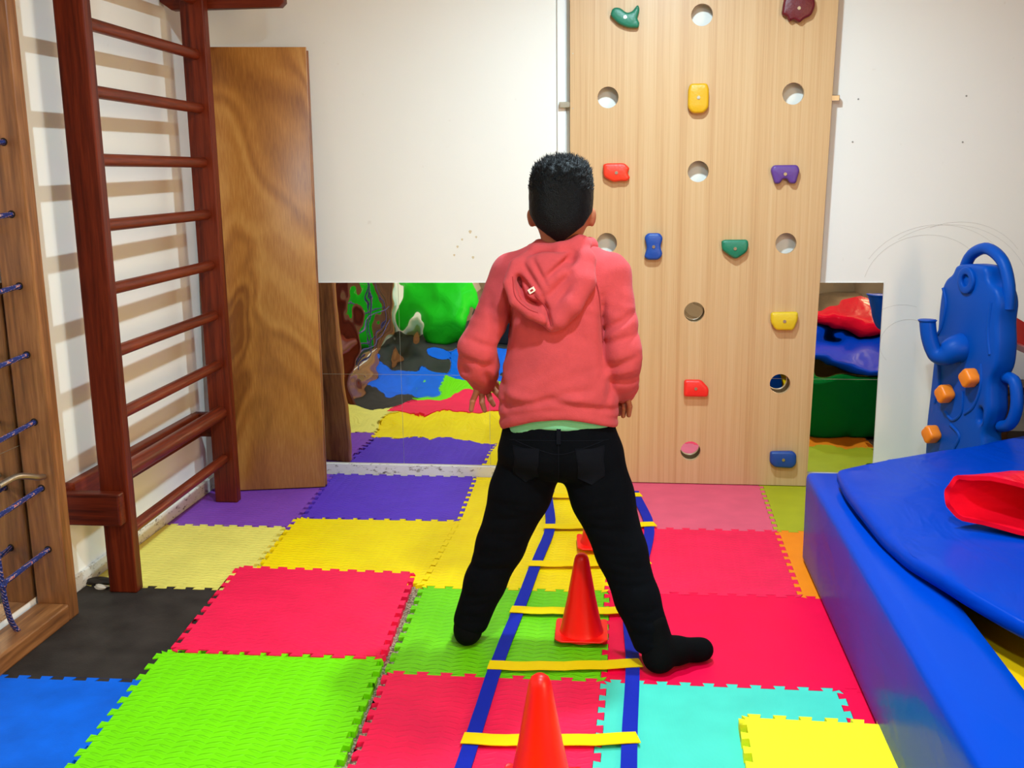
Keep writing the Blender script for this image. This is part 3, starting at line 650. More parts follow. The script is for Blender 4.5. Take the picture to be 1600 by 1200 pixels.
# ------------------------------------------------------------------ cones
def cone(x, y, rz, label, S=1.0):
    t = thing('traffic_cone', label, 'cone', (x, y, 0.0), 'red cones along the agility ladder')
    prof = [(0.068, 0.002), (0.0645, 0.008), (0.0575, 0.03), (0.041, 0.11), (0.0245, 0.205), (0.0205, 0.228), (0.0165, 0.238), (0.009, 0.244), (0.0, 0.2455)]
    prof = [(r * S, z * S) for r, z in prof]
    N = 32; V = []; Fc = []
    for r, z in prof[:-1]:
        for k_ in range(N): V.append((x + r * math.cos(2 * math.pi * k_ / N), y + r * math.sin(2 * math.pi * k_ / N), z + 0.008))
    V.append((x, y, prof[-1][1] + 0.008))
    for i in range(len(prof) - 2):
        for k_ in range(N): Fc.append((i * N + k_, i * N + (k_ + 1) % N, (i + 1) * N + (k_ + 1) % N, (i + 1) * N + k_))
    i = len(prof) - 2
    for k_ in range(N): Fc.append((i * N + k_, i * N + (k_ + 1) % N, len(V) - 1))
    autosmooth(mesh('cone_body', V, Fc, M['cone'], t), 60)
    h = 0.0745 * S; c_, s_ = math.cos(rz), math.sin(rz)
    sq = rounded([(-h, -h), (h, -h), (h, h), (-h, h)], 0.02, 4)
    extrude2d('base', sq, (), lambda u, v, d: (x + u * c_ - v * s_, y + u * s_ + v * c_, d + 0.35 * max(0, abs(u) + abs(v) - 0.105)), 0.0135, 0.008, M['cone'], t, 0.002, 60)
    return t
cone(-0.125, 2.715, 0.03, 'red cone standing between the boy\'s feet, the middle one of three')
cone(-0.174, 1.93, 0.0, 'red cone nearest the camera, cut by the bottom of the picture', 1.15)
cone(-0.10, 3.435, 0.08, 'red cone farthest away, half hidden behind the boy\'s right leg')

# ------------------------------------------------------------------ things on the near side of the room, seen only in the mirrors
def blob(name, c, r, mat, label, cat, seed=0, amp=0.08):
    bm = bmesh.new(); bmesh.ops.create_icosphere(bm, subdivisions=4, radius=1)
    for v in bm.verts:
        q = v.co.copy(); f = 1 + amp * (math.sin(3 * q.x + seed) * math.cos(2.3 * q.y + seed) + 0.6 * math.sin(5 * q.z + 2 * q.x))
        z = max(q.z * r[2] * f, -r[2] * 0.8)
        v.co = Vector((c[0] + q.x * r[0] * f * (1.1 - 0.25 * q.z), c[1] + q.y * r[1] * f * (1.1 - 0.25 * q.z), c[2] + z))
    me = bpy.data.meshes.new(name); bm.to_mesh(me); bm.free()
    return tag(link(name, me, mat, None, True), label, cat)
for i_, (nm, c_, r_) in enumerate(blob_later):
    blob(nm, c_, r_, FOAM['black'] if i_ == 0 else M['scuff'], ['torn scrap of black foam lying by the baseboard behind the near post', 'small pale torn scrap lying beside the black foam scrap'][i_], 'scrap', 3.0 + i_, 0.25)
blob('bean_bag', (-1.42, 0.92, 0.308 + FZ), (0.24, 0.26, 0.375), M['green_bag'], 'bright green bean bag seen reflected in the mirror', 'bean bag', 1.0)
t = thing('storage_chest', 'dark navy padded chest seen reflected in the mirror', 'chest', (-0.75, 0.65, FZ + 0.008))
pad('chest_body', -1.08, -0.42, 0.42, 0.9, FZ + 0.0085, 0.36, M['dark_navy'], t, 0.02, 0.004); pad('lid', -1.09, -0.41, 0.41, 0.91, 0.362, 0.41, M['dark_navy'], t, 0.015, 0.003)
t = thing('plush_toy', 'teal plush turtle on the dark chest, seen in the mirror', 'toy', (-0.86, 0.66, 0.413))
def blob_part(name, c, r, seed):
    o = blob(name, c, r, M['teal_plush'], '', '', seed); del o['label'], o['category']
    o.parent = t; o.matrix_parent_inverse = Matrix.Translation(-t.location); return o
blob_part('shell', (-0.86, 0.66, 0.488), (0.15, 0.12, 0.09), 2.0); blob_part('head', (-0.70, 0.70, 0.49), (0.055, 0.05, 0.05), 1.0)
for dx, dy in ((-0.11, -0.11), (0.10, -0.11), (-0.11, 0.12), (0.10, 0.12)): blob_part('flipper', (-0.86 + dx, 0.66 + dy, 0.436), (0.06, 0.04, 0.022), 0.5)
tag(extrude2d('rubber_rug', [(-1.75, -1.2), (-0.05, -1.2), (-0.05, 1.23), (-1.255, 1.26), (-1.255, 1.72), (-1.75, 1.72)], (), lambda u, v, d: (u, v, d), FZ + 0.008, FZ, plain('black_rubber', (34, 32, 30), 0.7, noise=0.3)), 'thin black rubber rug on the floor beside the camera', 'rug')

# ------------------------------------------------------------------ the boy: implicit surfaces meshed with surface nets
class Field:
    def __init__(s, lo, hi, h):
        s.lo = np.array(lo, float); s.h = h; n = np.ceil((np.array(hi) - s.lo) / h).astype(int) + 1; s.n = n
        s.g = np.full(n, 1.0)
    def pts(s, sl):
        ax = [s.lo[i] + s.h * np.arange(sl[i].start, sl[i].stop) for i in range(3)]
        return np.meshgrid(*ax, indexing='ij')
    def sl(s, lo, hi):
        a = np.clip(np.floor((np.array(lo) - s.lo) / s.h).astype(int), 0, s.n - 1); b = np.clip(np.ceil((np.array(hi) - s.lo) / s.h).astype(int) + 1, 1, s.n)
        return tuple(slice(int(i), int(max(j, i + 1))) for i, j in zip(a, b))
    def add(s, fn, lo, hi, k=0.0):
        sl = s.sl(lo, hi); d = fn(*s.pts(sl)); c = s.g[sl]
        if k > 0:
            hh = np.clip(0.5 + 0.5 * (c - d) / k, 0, 1); s.g[sl] = c * (1 - hh) + d * hh - k * hh * (1 - hh)
        else: s.g[sl] = np.minimum(c, d)
    def rc(s, a, b, ra, rb, k=0.0, sq=(1, 1, 1)):
        a = np.array(a, float); b = np.array(b, float); R_ = max(ra, rb) * max(1 / min(sq), 1) + 0.05 + k
        def fn(X, Y, Z):
            ab = b - a; L2 = (ab @ ab) or 1e-9
            t = np.clip(((X - a[0]) * ab[0] + (Y - a[1]) * ab[1] + (Z - a[2]) * ab[2]) / L2, 0, 1)
            dx = (X - a[0] - t * ab[0]) * sq[0]; dy = (Y - a[1] - t * ab[1]) * sq[1]; dz = (Z - a[2] - t * ab[2]) * sq[2]
            return np.sqrt(dx * dx + dy * dy + dz * dz) - (ra + (rb - ra) * t)
        s.add(fn, np.minimum(a, b) - R_, np.maximum(a, b) + R_, k)
    def chain(s, pts, k=0.01, sq=(1, 1, 1)):
        for (a, ra), (b, rb) in zip(pts, pts[1:]): s.rc(a, b, ra, rb, k, sq)
    def ell(s, c, r, k=0.0, p=2.0):
        c = np.array(c, float); r = np.array(r, float)
        def fn(X, Y, Z):
            q = (np.abs((X - c[0]) / r[0]) ** p + np.abs((Y - c[1]) / r[1]) ** p + np.abs((Z - c[2]) / r[2]) ** p) ** (1 / p)
            return (q - 1) * r.min()
        s.add(fn, c - r - 0.06, c + r + 0.06, k)
    def loft(s, rows, k=0.0, p=2.3, z0=None, z1=None):
        """rows: (z, cx, cy, rx, ry)"""
        rows = np.array(sorted(rows)); zs = rows[:, 0]
        def fn(X, Y, Z):
            cx, cy, rx, ry = [np.interp(Z, zs, rows[:, i]) for i in range(1, 5)]
            q = (np.abs((X - cx) / rx) ** p + np.abs((Y - cy) / ry) ** p) ** (1 / p)
            d = (q - 1) * np.minimum(rx, ry)
            d = np.maximum(d, np.maximum((z0 if z0 is not None else zs[0]) - Z, Z - (z1 if z1 is not None else zs[-1])))
            return d
        m_ = rows[:, 3:].max() + 0.06
        s.add(fn, (rows[:, 1].min() - m_, rows[:, 2].min() - m_, zs[0] - 0.06), (rows[:, 1].max() + m_, rows[:, 2].max() + m_, zs[-1] + 0.06), k)
    def cut(s, fn):
        s.g = np.maximum(s.g, fn(*s.pts(tuple(slice(0, int(i)) for i in s.n))))
    def displace(s, fn):
        s.g = s.g + fn(*s.pts(tuple(slice(0, int(i)) for i in s.n)))
    def smooth(s, it=1):
        for _ in range(it):
            g = s.g
            for ax in range(3):
                q = np.pad(g, [(1, 1) if i == ax else (0, 0) for i in range(3)], mode='edge')
                g = 0.25 * np.take(q, range(0, g.shape[ax]), ax) + 0.5 * g + 0.25 * np.take(q, range(2, g.shape[ax] + 2), ax)
            s.g = g
    def mesh(s):
        g = s.g.copy()
        g[0] = g[-1] = np.maximum(g[0], 0.01); g[:, 0] = g[:, -1] = 0.01; g[:, :, 0] = g[:, :, -1] = 0.01; g[0] = 0.01; g[-1] = 0.01
        nx, ny, nz = g.shape; sg = g < 0
        acc = np.zeros((nx - 1, ny - 1, nz - 1, 3)); cnt = np.zeros((nx - 1, ny - 1, nz - 1))
        corners = [(i, j, k) for i in (0, 1) for j in (0, 1) for k in (0, 1)]
        for a in corners:
            for ax in range(3):
                if a[ax]: continue
                b = list(a); b[ax] = 1
                A = g[a[0]:nx - 1 + a[0], a[1]:ny - 1 + a[1], a[2]:nz - 1 + a[2]]; B = g[b[0]:nx - 1 + b[0], b[1]:ny - 1 + b[1], b[2]:nz - 1 + b[2]]
                mk = (A < 0) != (B < 0); t = np.where(mk, A / np.where(mk, A - B, 1), 0)
                for d in range(3): acc[..., d] += np.where(mk, a[d] + (t if d == ax else 0), 0)
                cnt += mk
        act = cnt > 0; idx = np.full(act.shape, -1); idx[act] = np.arange(act.sum())
        ii = np.argwhere(act); V = (ii + acc[act] / cnt[act][:, None]) * s.h + s.lo
        Fc = []
        for ax in range(3):
            A = sg[:-1] if ax == 0 else sg[:, :-1] if ax == 1 else sg[:, :, :-1]; B = sg[1:] if ax == 0 else sg[:, 1:] if ax == 1 else sg[:, :, 1:]
            e = np.argwhere(A != B); u, v = [(1, 2), (2, 0), (0, 1)][ax]
            e = e[(e[:, u] > 0) & (e[:, v] > 0) & (e[:, u] < g.shape[u] - 1) & (e[:, v] < g.shape[v] - 1)]
            def c(du, dv):
                q = e.copy(); q[:, u] += du; q[:, v] += dv; return idx[q[:, 0], q[:, 1], q[:, 2]]
            quad = np.stack([c(-1, -1), c(0, -1), c(0, 0), c(-1, 0)], 1); fl = A[e[:, 0], e[:, 1], e[:, 2]]
            quad[~fl] = quad[~fl][:, ::-1]; Fc.append(quad)
        return V, np.concatenate(Fc)
def npmesh(name, V, Fc, mat, parent):
    me = bpy.data.meshes.new(name); me.from_pydata(V.tolist(), [], Fc.tolist()); me.update()
    return link(name, me, mat, parent, True)
def seg_groove(X, Z, a, b, w, amp):
    ax, az = a; bx, bz = b; dx, dz = bx - ax, bz - az; L2 = dx * dx + dz * dz
    t = np.clip(((X - ax) * dx + (Z - az) * dz) / L2, 0, 1); d2 = (X - ax - t * dx) ** 2 + (Z - az - t * dz) ** 2
    return amp * np.exp(-d2 / (w * w)) * np.sin(np.pi * np.clip(t, 0.04, 0.96)) ** 0.5

boy = thing('person', 'boy seen from behind in a faded red hoodie and black jeans, legs wide apart', 'person', (-0.18, 2.64, 0))
CX = -0.178
# joints
SHL, ELL, WRL = (-0.305, 2.675, 1.035), (-0.398, 2.632, 0.85), (-0.392, 2.70, 0.755)
SHR, ELR, WRR = (-0.055, 2.675, 1.035), (-0.012, 2.622, 0.84), (-0.012, 2.73, 0.735)
HPL, KNL, ANL = (-0.256, 2.675, 0.545), (-0.348, 2.672, 0.288), (-0.432, 2.652, 0.085)
HPR, KNR, ANR = (-0.100, 2.665, 0.545), (-0.014, 2.618, 0.30), (0.072, 2.552, 0.085)
HLZ = 0.009
# --- body
f = Field((-0.54, 2.40, -0.005), (0.30, 2.88, 1.36), 0.006)
f.ell((CX, 2.69, 1.232), (0.076, 0.094, 0.104), p=2.2)
f.ell((CX, 2.725, 1.172), (0.056, 0.062, 0.064), 0.03)
f.rc((CX, 2.782, 1.205), (CX, 2.797, 1.185), 0.007, 0.012, 0.012)              # nose
f.rc((CX - 0.018, 2.778, 1.152), (CX + 0.018, 2.778, 1.152), 0.006, 0.006, 0.008)  # mouth
f.ell((CX - 0.035, 2.762, 1.165), (0.02, 0.02, 0.02), 0.02); f.ell((CX + 0.035, 2.762, 1.165), (0.02, 0.02, 0.02), 0.02)
for sx in (-1, 1):
    f.ell((CX + sx * 0.079, 2.70, 1.183), (0.010, 0.018, 0.027), 0.006)
    f.ell((CX + sx * 0.085, 2.69, 1.192), (0.007, 0.012, 0.018), 0.004)
f.rc((CX, 2.685, 1.17), (CX, 2.665, 1.07), 0.050, 0.052, 0.02)
f.loft([(0.56, CX, 2.67, 0.11, 0.075), (0.8, CX, 2.67, 0.105, 0.07), (1.0, CX, 2.675, 0.115, 0.07), (1.06, CX, 2.675, 0.08, 0.05)], 0.02)
f.chain([(SHL, 0.042), (ELL, 0.034), (WRL, 0.024)], 0.015); f.chain([(SHR, 0.042), (ELR, 0.034), (WRR, 0.024)], 0.015)
f.chain([(HPL, 0.062), (KNL, 0.045), (ANL, 0.03)], 0.015); f.chain([(HPR, 0.062), (KNR, 0.045), (ANR, 0.03)], 0.015)
f.chain([(ANL, 0.03), ((-0.440, 2.645, 0.036), 0.026), ((-0.455, 2.78, 0.03), 0.018)], 0.01)
f.chain([(ANR, 0.03), ((0.098, 2.53, 0.036), 0.026), ((0.20, 2.60, 0.03), 0.02)], 0.01)
f.smooth(1)
BV, BF = f.mesh()
def hand(wr, palm, fingers, thumb):
    pts = [wr, palm] + [p for fg in fingers for p in fg] + list(thumb)
    lo = np.min(np.array(pts), 0) - 0.035; hi = np.max(np.array(pts), 0) + 0.035
    q = Field(lo, hi, 0.0022)
    q.rc(wr, palm, 0.020, 0.019, 0.008)
    for fg in fingers:
        q.rc(palm, fg[0], 0.013, 0.0095, 0.008)
        rr = [0.0088, 0.0078, 0.0066]
        for (a, b), (r0, r1) in zip(zip(fg, fg[1:]), zip(rr, rr[1:])): q.rc(a, b, r0, r1, 0.002)
    q.chain([(palm, 0.012), (thumb[0], 0.0105), (thumb[1], 0.009), (thumb[2], 0.0072)], 0.004)
    return q.mesh()
Lf = [[(-0.408, 2.682, 0.722), (-0.418, 2.668, 0.697), (-0.423, 2.67, 0.672)],
      [(-0.396, 2.692, 0.716), (-0.394, 2.680, 0.690), (-0.388, 2.683, 0.668)],
      [(-0.383, 2.706, 0.716), (-0.374, 2.698, 0.696), (-0.366, 2.703, 0.680)],
      [(-0.372, 2.722, 0.724), (-0.357, 2.720, 0.708), (-0.348, 2.727, 0.692)]]
hv, hf = hand((-0.392, 2.70, 0.775), (-0.390, 2.702, 0.738), Lf, [(-0.375, 2.735, 0.742), (-0.366, 2.757, 0.728), (-0.364, 2.770, 0.710)])
Rf = [[(-0.002, 2.712, 0.700), (0.004, 2.702, 0.680), (0.002, 2.708, 0.655)],
      [(-0.010, 2.724, 0.694), (-0.010, 2.714, 0.672), (-0.013, 2.718, 0.650)],
      [(-0.020, 2.738, 0.692), (-0.022, 2.730, 0.672), (-0.024, 2.735, 0.652)],
      [(-0.030, 2.752, 0.696), (-0.034, 2.748, 0.678), (-0.036, 2.756, 0.662)]]
gv, gf = hand((-0.012, 2.735, 0.755), (-0.014, 2.732, 0.718), Rf, [(-0.03, 2.765, 0.722), (-0.036, 2.782, 0.708), (-0.038, 2.792, 0.692)])
V = np.concatenate([BV, hv, gv]); Fq = np.concatenate([BF, hf + len(BV), gf + len(BV) + len(hv)])
V[:, 2] += HLZ * (V[:, 2] < 0.3) * np.clip((0.3 - V[:, 2]) / 0.25, 0, 1)
body = npmesh('body', V, Fq, M['skin'], boy)
for sx in (-1, 1):
    bm = bmesh.new(); bmesh.ops.create_uvsphere(bm, u_segments=14, v_segments=10, radius=0.0095)
    for v in bm.verts: v.co = Vector((v.co.x * 1.15, v.co.y, v.co.z * 0.75)) + Vector((CX + sx * 0.031, 2.7705, 1.213))
    me = bpy.data.meshes.new('eye'); bm.to_mesh(me); bm.free(); e = link('eye', me, M['eye'], boy, True)
    bm = bmesh.new(); bmesh.ops.create_uvsphere(bm, u_segments=12, v_segments=8, radius=0.0052)
    for v in bm.verts: v.co += Vector((CX + sx * 0.031, 2.7762, 1.213))
    me = bpy.data.meshes.new('iris'); bm.to_mesh(me); bm.free(); link('iris', me, M['iris'], e, True)
    tube('eyebrow', spline([(CX + sx * 0.015, 2.783, 1.235), (CX + sx * 0.032, 2.782, 1.240), (CX + sx * 0.048, 2.772, 1.234)], 4), 0.003, M['hair'], boy, 6)
tube('lips', spline([(CX - 0.02, 2.780, 1.152), (CX, 2.7855, 1.153), (CX + 0.02, 2.780, 1.152)], 4), 0.0035, M['lip'], boy, 6)
# --- hair: close crop, longer and spiky on top
f = Field((-0.30, 2.55, 1.08), (-0.06, 2.83, 1.39), 0.0035)
f.ell((CX, 2.688, 1.237), (0.0835, 0.101, 0.1), p=2.5)
f.ell((CX, 2.665, 1.185), (0.072, 0.074, 0.07), 0.02, p=2.3)
f.ell((CX + 0.003, 2.68, 1.302), (0.062, 0.075, 0.036), 0.02)
def hairline(X, Y, Z):
    ax = np.abs(X - CX)
    back = 1.122 + 0.75 * ax * (ax < 0.06) + (0.045 + 1.6 * (ax - 0.06)) * (ax >= 0.06)      # v-shaped nape
    z0 = np.interp(Y, [2.60, 2.665, 2.69, 2.705, 2.73, 2.76, 2.80], [0, 0.0, 0.035, 0.085, 0.09, 0.155, 0.165])
    return (back + z0 - Z) * 0.8
f.cut(hairline)
def hn(X, Y, Z):
    return 0.0022 * np.sin(210 * X + 3 * np.sin(90 * Z)) * np.sin(190 * Y + 60 * Z) * np.clip((Z - 1.22) / 0.08, 0.15, 1)
f.displace(hn)
hV, hF = f.mesh()
spV = []; spF = []
rs = np.random.RandomState(3)
cand = np.where(hV[:, 2] > 1.255)[0]
for i in rs.choice(cand, 1500):
    p = Vector(hV[i]); d = (p - Vector((CX + 0.0, 2.69, 1.20))).normalized()
    tip = Vector((CX, 2.66, 1.0)); d = (d + Vector((rs.normal() * .3, rs.normal() * .3 + 0.15, 0.35 + rs.normal() * .2))).normalized()
    L = 0.010 + 0.008 * rs.rand() * min(1, max(0, (p.z - 1.27) / 0.05)); s_ = d.orthogonal().normalized() * 0.0018; s2 = d.cross(s_)
    b = len(spV); q = p - d * 0.004
    spV += [q + s_, q - s_ * 0.5 + s2 * 0.87, q - s_ * 0.5 - s2 * 0.87, q + d * L]; spF += [(b, b + 1, b + 3), (b + 1, b + 2, b + 3), (b + 2, b, b + 3)]
for j in range(60):                                                                        # crown tuft
    p = Vector((CX + 0.003 + rs.normal() * 0.008, 2.65 + rs.normal() * 0.01, 1.331)); d = Vector((rs.normal() * .25, rs.normal() * .25, 1)).normalized(); L = 0.014 + 0.008 * rs.rand()
    s_ = d.orthogonal().normalized() * 0.002; s2 = d.cross(s_); b = len(spV)
    spV += [p + s_, p - s_ * 0.5 + s2 * 0.87, p - s_ * 0.5 - s2 * 0.87, p + d * L]; spF += [(b, b + 1, b + 3), (b + 1, b + 2, b + 3), (b + 2, b, b + 3)]
me = bpy.data.meshes.new('hair'); me.from_pydata(hV.tolist() + [tuple(v) for v in spV], [], hF.tolist() + [tuple(i + len(hV) for i in q) for q in spF]); me.update()
hair = link('hair', me, M['hair'], boy, True); hair['label'] = 'short black hair'
# --- hoodie
HC = -0.185
f = Field((-0.50, 2.46, 0.58), (0.10, 2.86, 1.17), 0.0045)
f.loft([(0.60, HC, 2.665, 0.150, 0.108), (0.66, HC, 2.663, 0.162, 0.117), (0.69, HC, 2.66, 0.160, 0.120), (0.72, HC, 2.66, 0.162, 0.122), (0.78, HC, 2.662, 0.150, 0.114), (0.88, CX - 0.004, 2.668, 0.138, 0.106), (0.97, CX, 2.672, 0.140, 0.102),
        (1.02, CX, 2.674, 0.140, 0.094), (1.06, CX, 2.676, 0.118, 0.080), (1.09, CX, 2.676, 0.084, 0.068), (1.125, CX, 2.674, 0.058, 0.060)], p=2.4)
f.rc(SHL, (-0.24, 2.676, 1.062), 0.060, 0.055, 0.04); f.rc(SHR, (-0.12, 2.676, 1.062), 0.060, 0.055, 0.04)
f.chain([(SHL, 0.060), ((-0.368, 2.648, 0.91), 0.047), (ELL, 0.050), ((-0.399, 2.660, 0.80), 0.056), ((-0.396, 2.69, 0.772), 0.047)], 0.008)
f.chain([(SHR, 0.060), ((-0.030, 2.645, 0.93), 0.050), (ELR, 0.047), ((-0.020, 2.655, 0.775), 0.050), ((-0.018, 2.70, 0.742), 0.043)], 0.008)
f.rc((-0.394, 2.69, 0.765), (-0.392, 2.703, 0.742), 0.044, 0.034, 0.006)      # gathered cuffs
f.rc((-0.014, 2.71, 0.735), (-0.014, 2.728, 0.715), 0.042, 0.033, 0.006)
def hem(X, Y, Z):
    hz = 0.676 - 1.75 * (X - HC - 0.01) ** 2 - 0.10 * np.clip(Y - 2.6, 0, 1)
    return np.where((np.abs(X - HC) < 0.20), hz - Z, -1.0) * 0.8
f.cut(lambda X, Y, Z: np.where((X > -0.353) & (X < -0.022) | (Z < 0.66), hem(X, Y, Z), -1.0))
GR = [  # grooves (+) and ridges (-) on the back, x z
 ((-0.345, 0.70), (-0.23, 0.722), .010, .006), ((-0.25, 0.716), (-0.17, 0.738), .009, .006), ((-0.19, 0.724), (-0.10, 0.705), .009, .006), ((-0.12, 0.712), (-0.03, 0.69), .010, .006), ((-0.22, 0.735), (-0.09, 0.752), .010, .004),
 ((-0.34, 0.745), (-0.25, 0.728), .012, -.005), ((-0.20, 0.742), (-0.10, 0.73), .010, -.005), ((-0.31, 0.69), (-0.335, 0.78), .010, .005), ((-0.06, 0.70), (-0.04, 0.78), .010, .006),
 ((-0.315, 1.02), (-0.31, 0.86), .008, .006), ((-0.295, 0.98), (-0.33, 0.82), .012, .004), ((-0.068, 0.99), (-0.066, 0.79), .008, .008), ((-0.075, 0.98), (-0.05, 0.85), .014, .003),
 ((-0.062, 0.90), (0.02, 0.95), .009, .006), ((-0.06, 0.865), (0.03, 0.895), .009, .005), ((-0.06, 0.80), (0.03, 0.84), .010, .006), ((-0.05, 0.765), (0.035, 0.775), .009, .006), ((-0.06, 0.885), (0.01, 0.922), .010, -.004), ((-0.05, 0.785), (0.03, 0.805), .010, -.005),
 ((-0.36, 0.99), (-0.34, 0.86), .010, .005), ((-0.34, 0.85), (-0.42, 0.88), .009, .005), ((-0.35, 0.80), (-0.44, 0.83), .009, .006), ((-0.44, 0.80), (-0.42, 0.785), .012, .008), ((-0.375, 0.79), (-0.365, 0.74), .008, .009), ((-0.41, 0.80), (-0.36, 0.83), .010, -.004), ((-0.435, 0.76), (-0.40, 0.735), .010, .004),
 ((-0.25, 0.92), (-0.28, 0.76), .030, .003), ((-0.14, 0.93), (-0.10, 0.76), .030, .003), ((-0.19, 0.90), (-0.20, 0.78), .035, -.003)]
def folds(X, Y, Z):
    d = np.zeros_like(X)
    for a, b, w_, am in GR: d += seg_groove(X, Z, a, b, w_, am * 1.5)
    return d * np.clip((2.69 - Y) / 0.05, 0, 1) + 0.0012 * np.sin(60 * X + 25 * Z + 8 * np.sin(20 * Z)) * np.sin(35 * Z + 18 * Y)
f.displace(folds)
f.displace(lambda X, Y, Z: 0.004 * np.exp(-((Z - (0.702 - 1.6 * (X - HC) ** 2 - 0.10 * np.clip(Y - 2.6, 0, 1))) / 0.006) ** 2) * (np.abs(X - HC) < 0.165))   # groove above the hem band
f.smooth(1)
V, Fq = f.mesh(); hoodie = npmesh('hoodie', V, Fq, M['hoodie'], boy); hoodie['label'] = 'faded red fleece hoodie'
HB = BVHTree.FromPolygons([Vector(p) for p in V], [tuple(q) for q in Fq.tolist()])
def on(bvh, x, z, off=0.0, y0=2.2):
    h = bvh.ray_cast(Vector((x, y0, z)), Vector((0, 1, 0)))
    return (h[0] - Vector((0, off, 0))) if h[0] is not None else None
def seam(name, bvh, pts, r, mat, parent, off=0.0):
    q = [on(bvh, p.x, p.y, off) for p in spline([(a, b, 0) for a, b in pts], 6)]; q = [p for p in q if p is not None]
    return tube(name, q, r, mat, parent, 6)
seam('raglan_seam', HB, [(-0.095, 1.06), (-0.078, 1.00), (-0.072, 0.93), (-0.068, 0.87)], 0.0022, M['hoodie_seam'], hoodie)
seam('raglan_seam', HB, [(-0.285, 1.05), (-0.305, 0.99), (-0.312, 0.92), (-0.318, 0.87)], 0.0022, M['hoodie_seam'], hoodie)
# hood: a soft bag hanging down the back with its rim fold
f = Field((-0.36, 2.46, 0.86), (-0.04, 2.80, 1.18), 0.0035)
hp = [((-0.245, 2.63, 1.100), .016), ((-0.288, 2.588, 1.072), .014), ((-0.303, 2.550, 1.028), .013), ((-0.284, 2.530, 0.985), .014), ((-0.245, 2.524, 0.957), .015), ((-0.215, 2.526, 0.942), .015)]
f.chain(hp, 0.006)
hq = [((-0.135, 2.635, 1.118), .024), ((-0.112, 2.605, 1.082), .026), ((-0.115, 2.570, 1.03), .030), ((-0.145, 2.548, 0.975), .028), ((-0.178, 2.543, 0.935), .022), ((-0.192, 2.545, 0.922), .016)]
f.chain(hq, 0.010)
f.chain([((-0.118, 2.64, 1.120), .018), ((-0.19, 2.580, 1.055), .018), ((-0.235, 2.550, 1.0), .014)], 0.012)     # diagonal roll of the right fold
f.ell((-0.205, 2.580, 1.02), (0.088, 0.040, 0.085), 0.022)
f.ell((-0.195, 2.565, 0.965), (0.055, 0.032, 0.045), 0.02)
f.chain([((-0.24, 2.625, 1.105), .016), ((-0.178, 2.612, 1.112), .014), ((-0.128, 2.63, 1.122), .020)], 0.012)     # collar roll at the nape
f.chain([((-0.128, 2.63, 1.122), .020), ((-0.105, 2.68, 1.112), .022), ((-0.115, 2.735, 1.09), .020), ((-0.178, 2.755, 1.075), .018), ((-0.24, 2.735, 1.085), .018), ((-0.253, 2.68, 1.10), .018), ((-0.24, 2.625, 1.105), .016)], 0.008)
HG = [((-0.275, 1.045), (-0.225, 0.985), .007, .007), ((-0.262, 1.07), (-0.215, 1.0), .007, .006), ((-0.24, 1.085), (-0.205, 1.02), .006, .005), ((-0.245, 0.985), (-0.20, 0.965), .007, .006), ((-0.283, 1.045), (-0.262, 0.992), .006, .007), ((-0.262, 0.992), (-0.222, 0.965), .006, .007), ((-0.21, 1.04), (-0.14, 1.10), .007, .008), ((-0.205, 0.99), (-0.15, 1.05), .010, .006),
      ((-0.215, 0.995), (-0.194, 0.925), .005, .007), ((-0.185, 0.98), (-0.14, 1.03), .008, .004), ((-0.17, 1.06), (-0.13, 1.09), .008, .004)]
def hfold(X, Y, Z):
    d = np.zeros_like(X)
    for a, b, w_, am in HG: d += seg_groove(X, Z, a, b, w_, am * 1.7)
    return d * np.clip((2.62 - Y) / 0.03, 0, 1)
f.displace(hfold); f.smooth(1)
V, Fq = f.mesh(); hood = npmesh('hood', V, Fq, M['hoodie'], hoodie)
DB = BVHTree.FromPolygons([Vector(p) for p in V], [tuple(q) for q in Fq.tolist()])
seam('hood_seam', DB, [(-0.292, 1.045), (-0.283, 1.0), (-0.255, 0.972), (-0.225, 0.958)], 0.0016, M['hoodie_seam'], hoodie)
seam('hood_seam', DB, [(-0.235, 1.0), (-0.21, 0.97), (-0.193, 0.925)], 0.0016, M['hoodie_seam'], hoodie)
p = on(DB, -0.243, 1.012); pz = p if p else Vector((-0.243, 2.545, 1.012))
dv = Vector((0.85, 0.0, 0.52)); uv = Vector((-0.52, 0, 0.85))
extrude2d('label_tag', [(-0.009, -0.006), (0.009, -0.006), (0.009, 0.006), (-0.009, 0.006)], (), lambda u, v, d: pz + dv * u + uv * v + Vector((0, d, 0)), -0.010, 0.002, M['label'], hoodie)
extrude2d('label_print', [(-0.004, -0.0025), (0.004, -0.0025), (0.004, 0.0025), (-0.004, 0.0025)], (), lambda u, v, d: pz + dv * u + uv * v + Vector((0, d, 0)), -0.0106, 0.0, M['hoodie_seam'], hoodie)
# --- t-shirt showing under the hem
f = Field((-0.38, 2.52, 0.60), (0.02, 2.82, 0.76), 0.0045)
f.loft([(0.60, HC, 2.665, 0.146, 0.104), (0.68, HC, 2.662, 0.148, 0.106), (0.75, HC, 2.664, 0.135, 0.098)], p=2.4)
f.cut(lambda X, Y, Z: 0.648 - 1.2 * (X - HC - 0.005) ** 2 - 0.1 * np.clip(Y - 2.6, 0, 1) - Z)
f.displace(lambda X, Y, Z: 0.0022 * np.sin(120 * (Z - 0.55 + 1.4 * (X - HC) ** 2)) + 0.0015 * np.sin(50 * X + 40 * Z))
f.smooth(1)
V, Fq = f.mesh(); o = npmesh('shirt', V, Fq, M['shirt'], boy); o['label'] = 'mint green t-shirt hem'
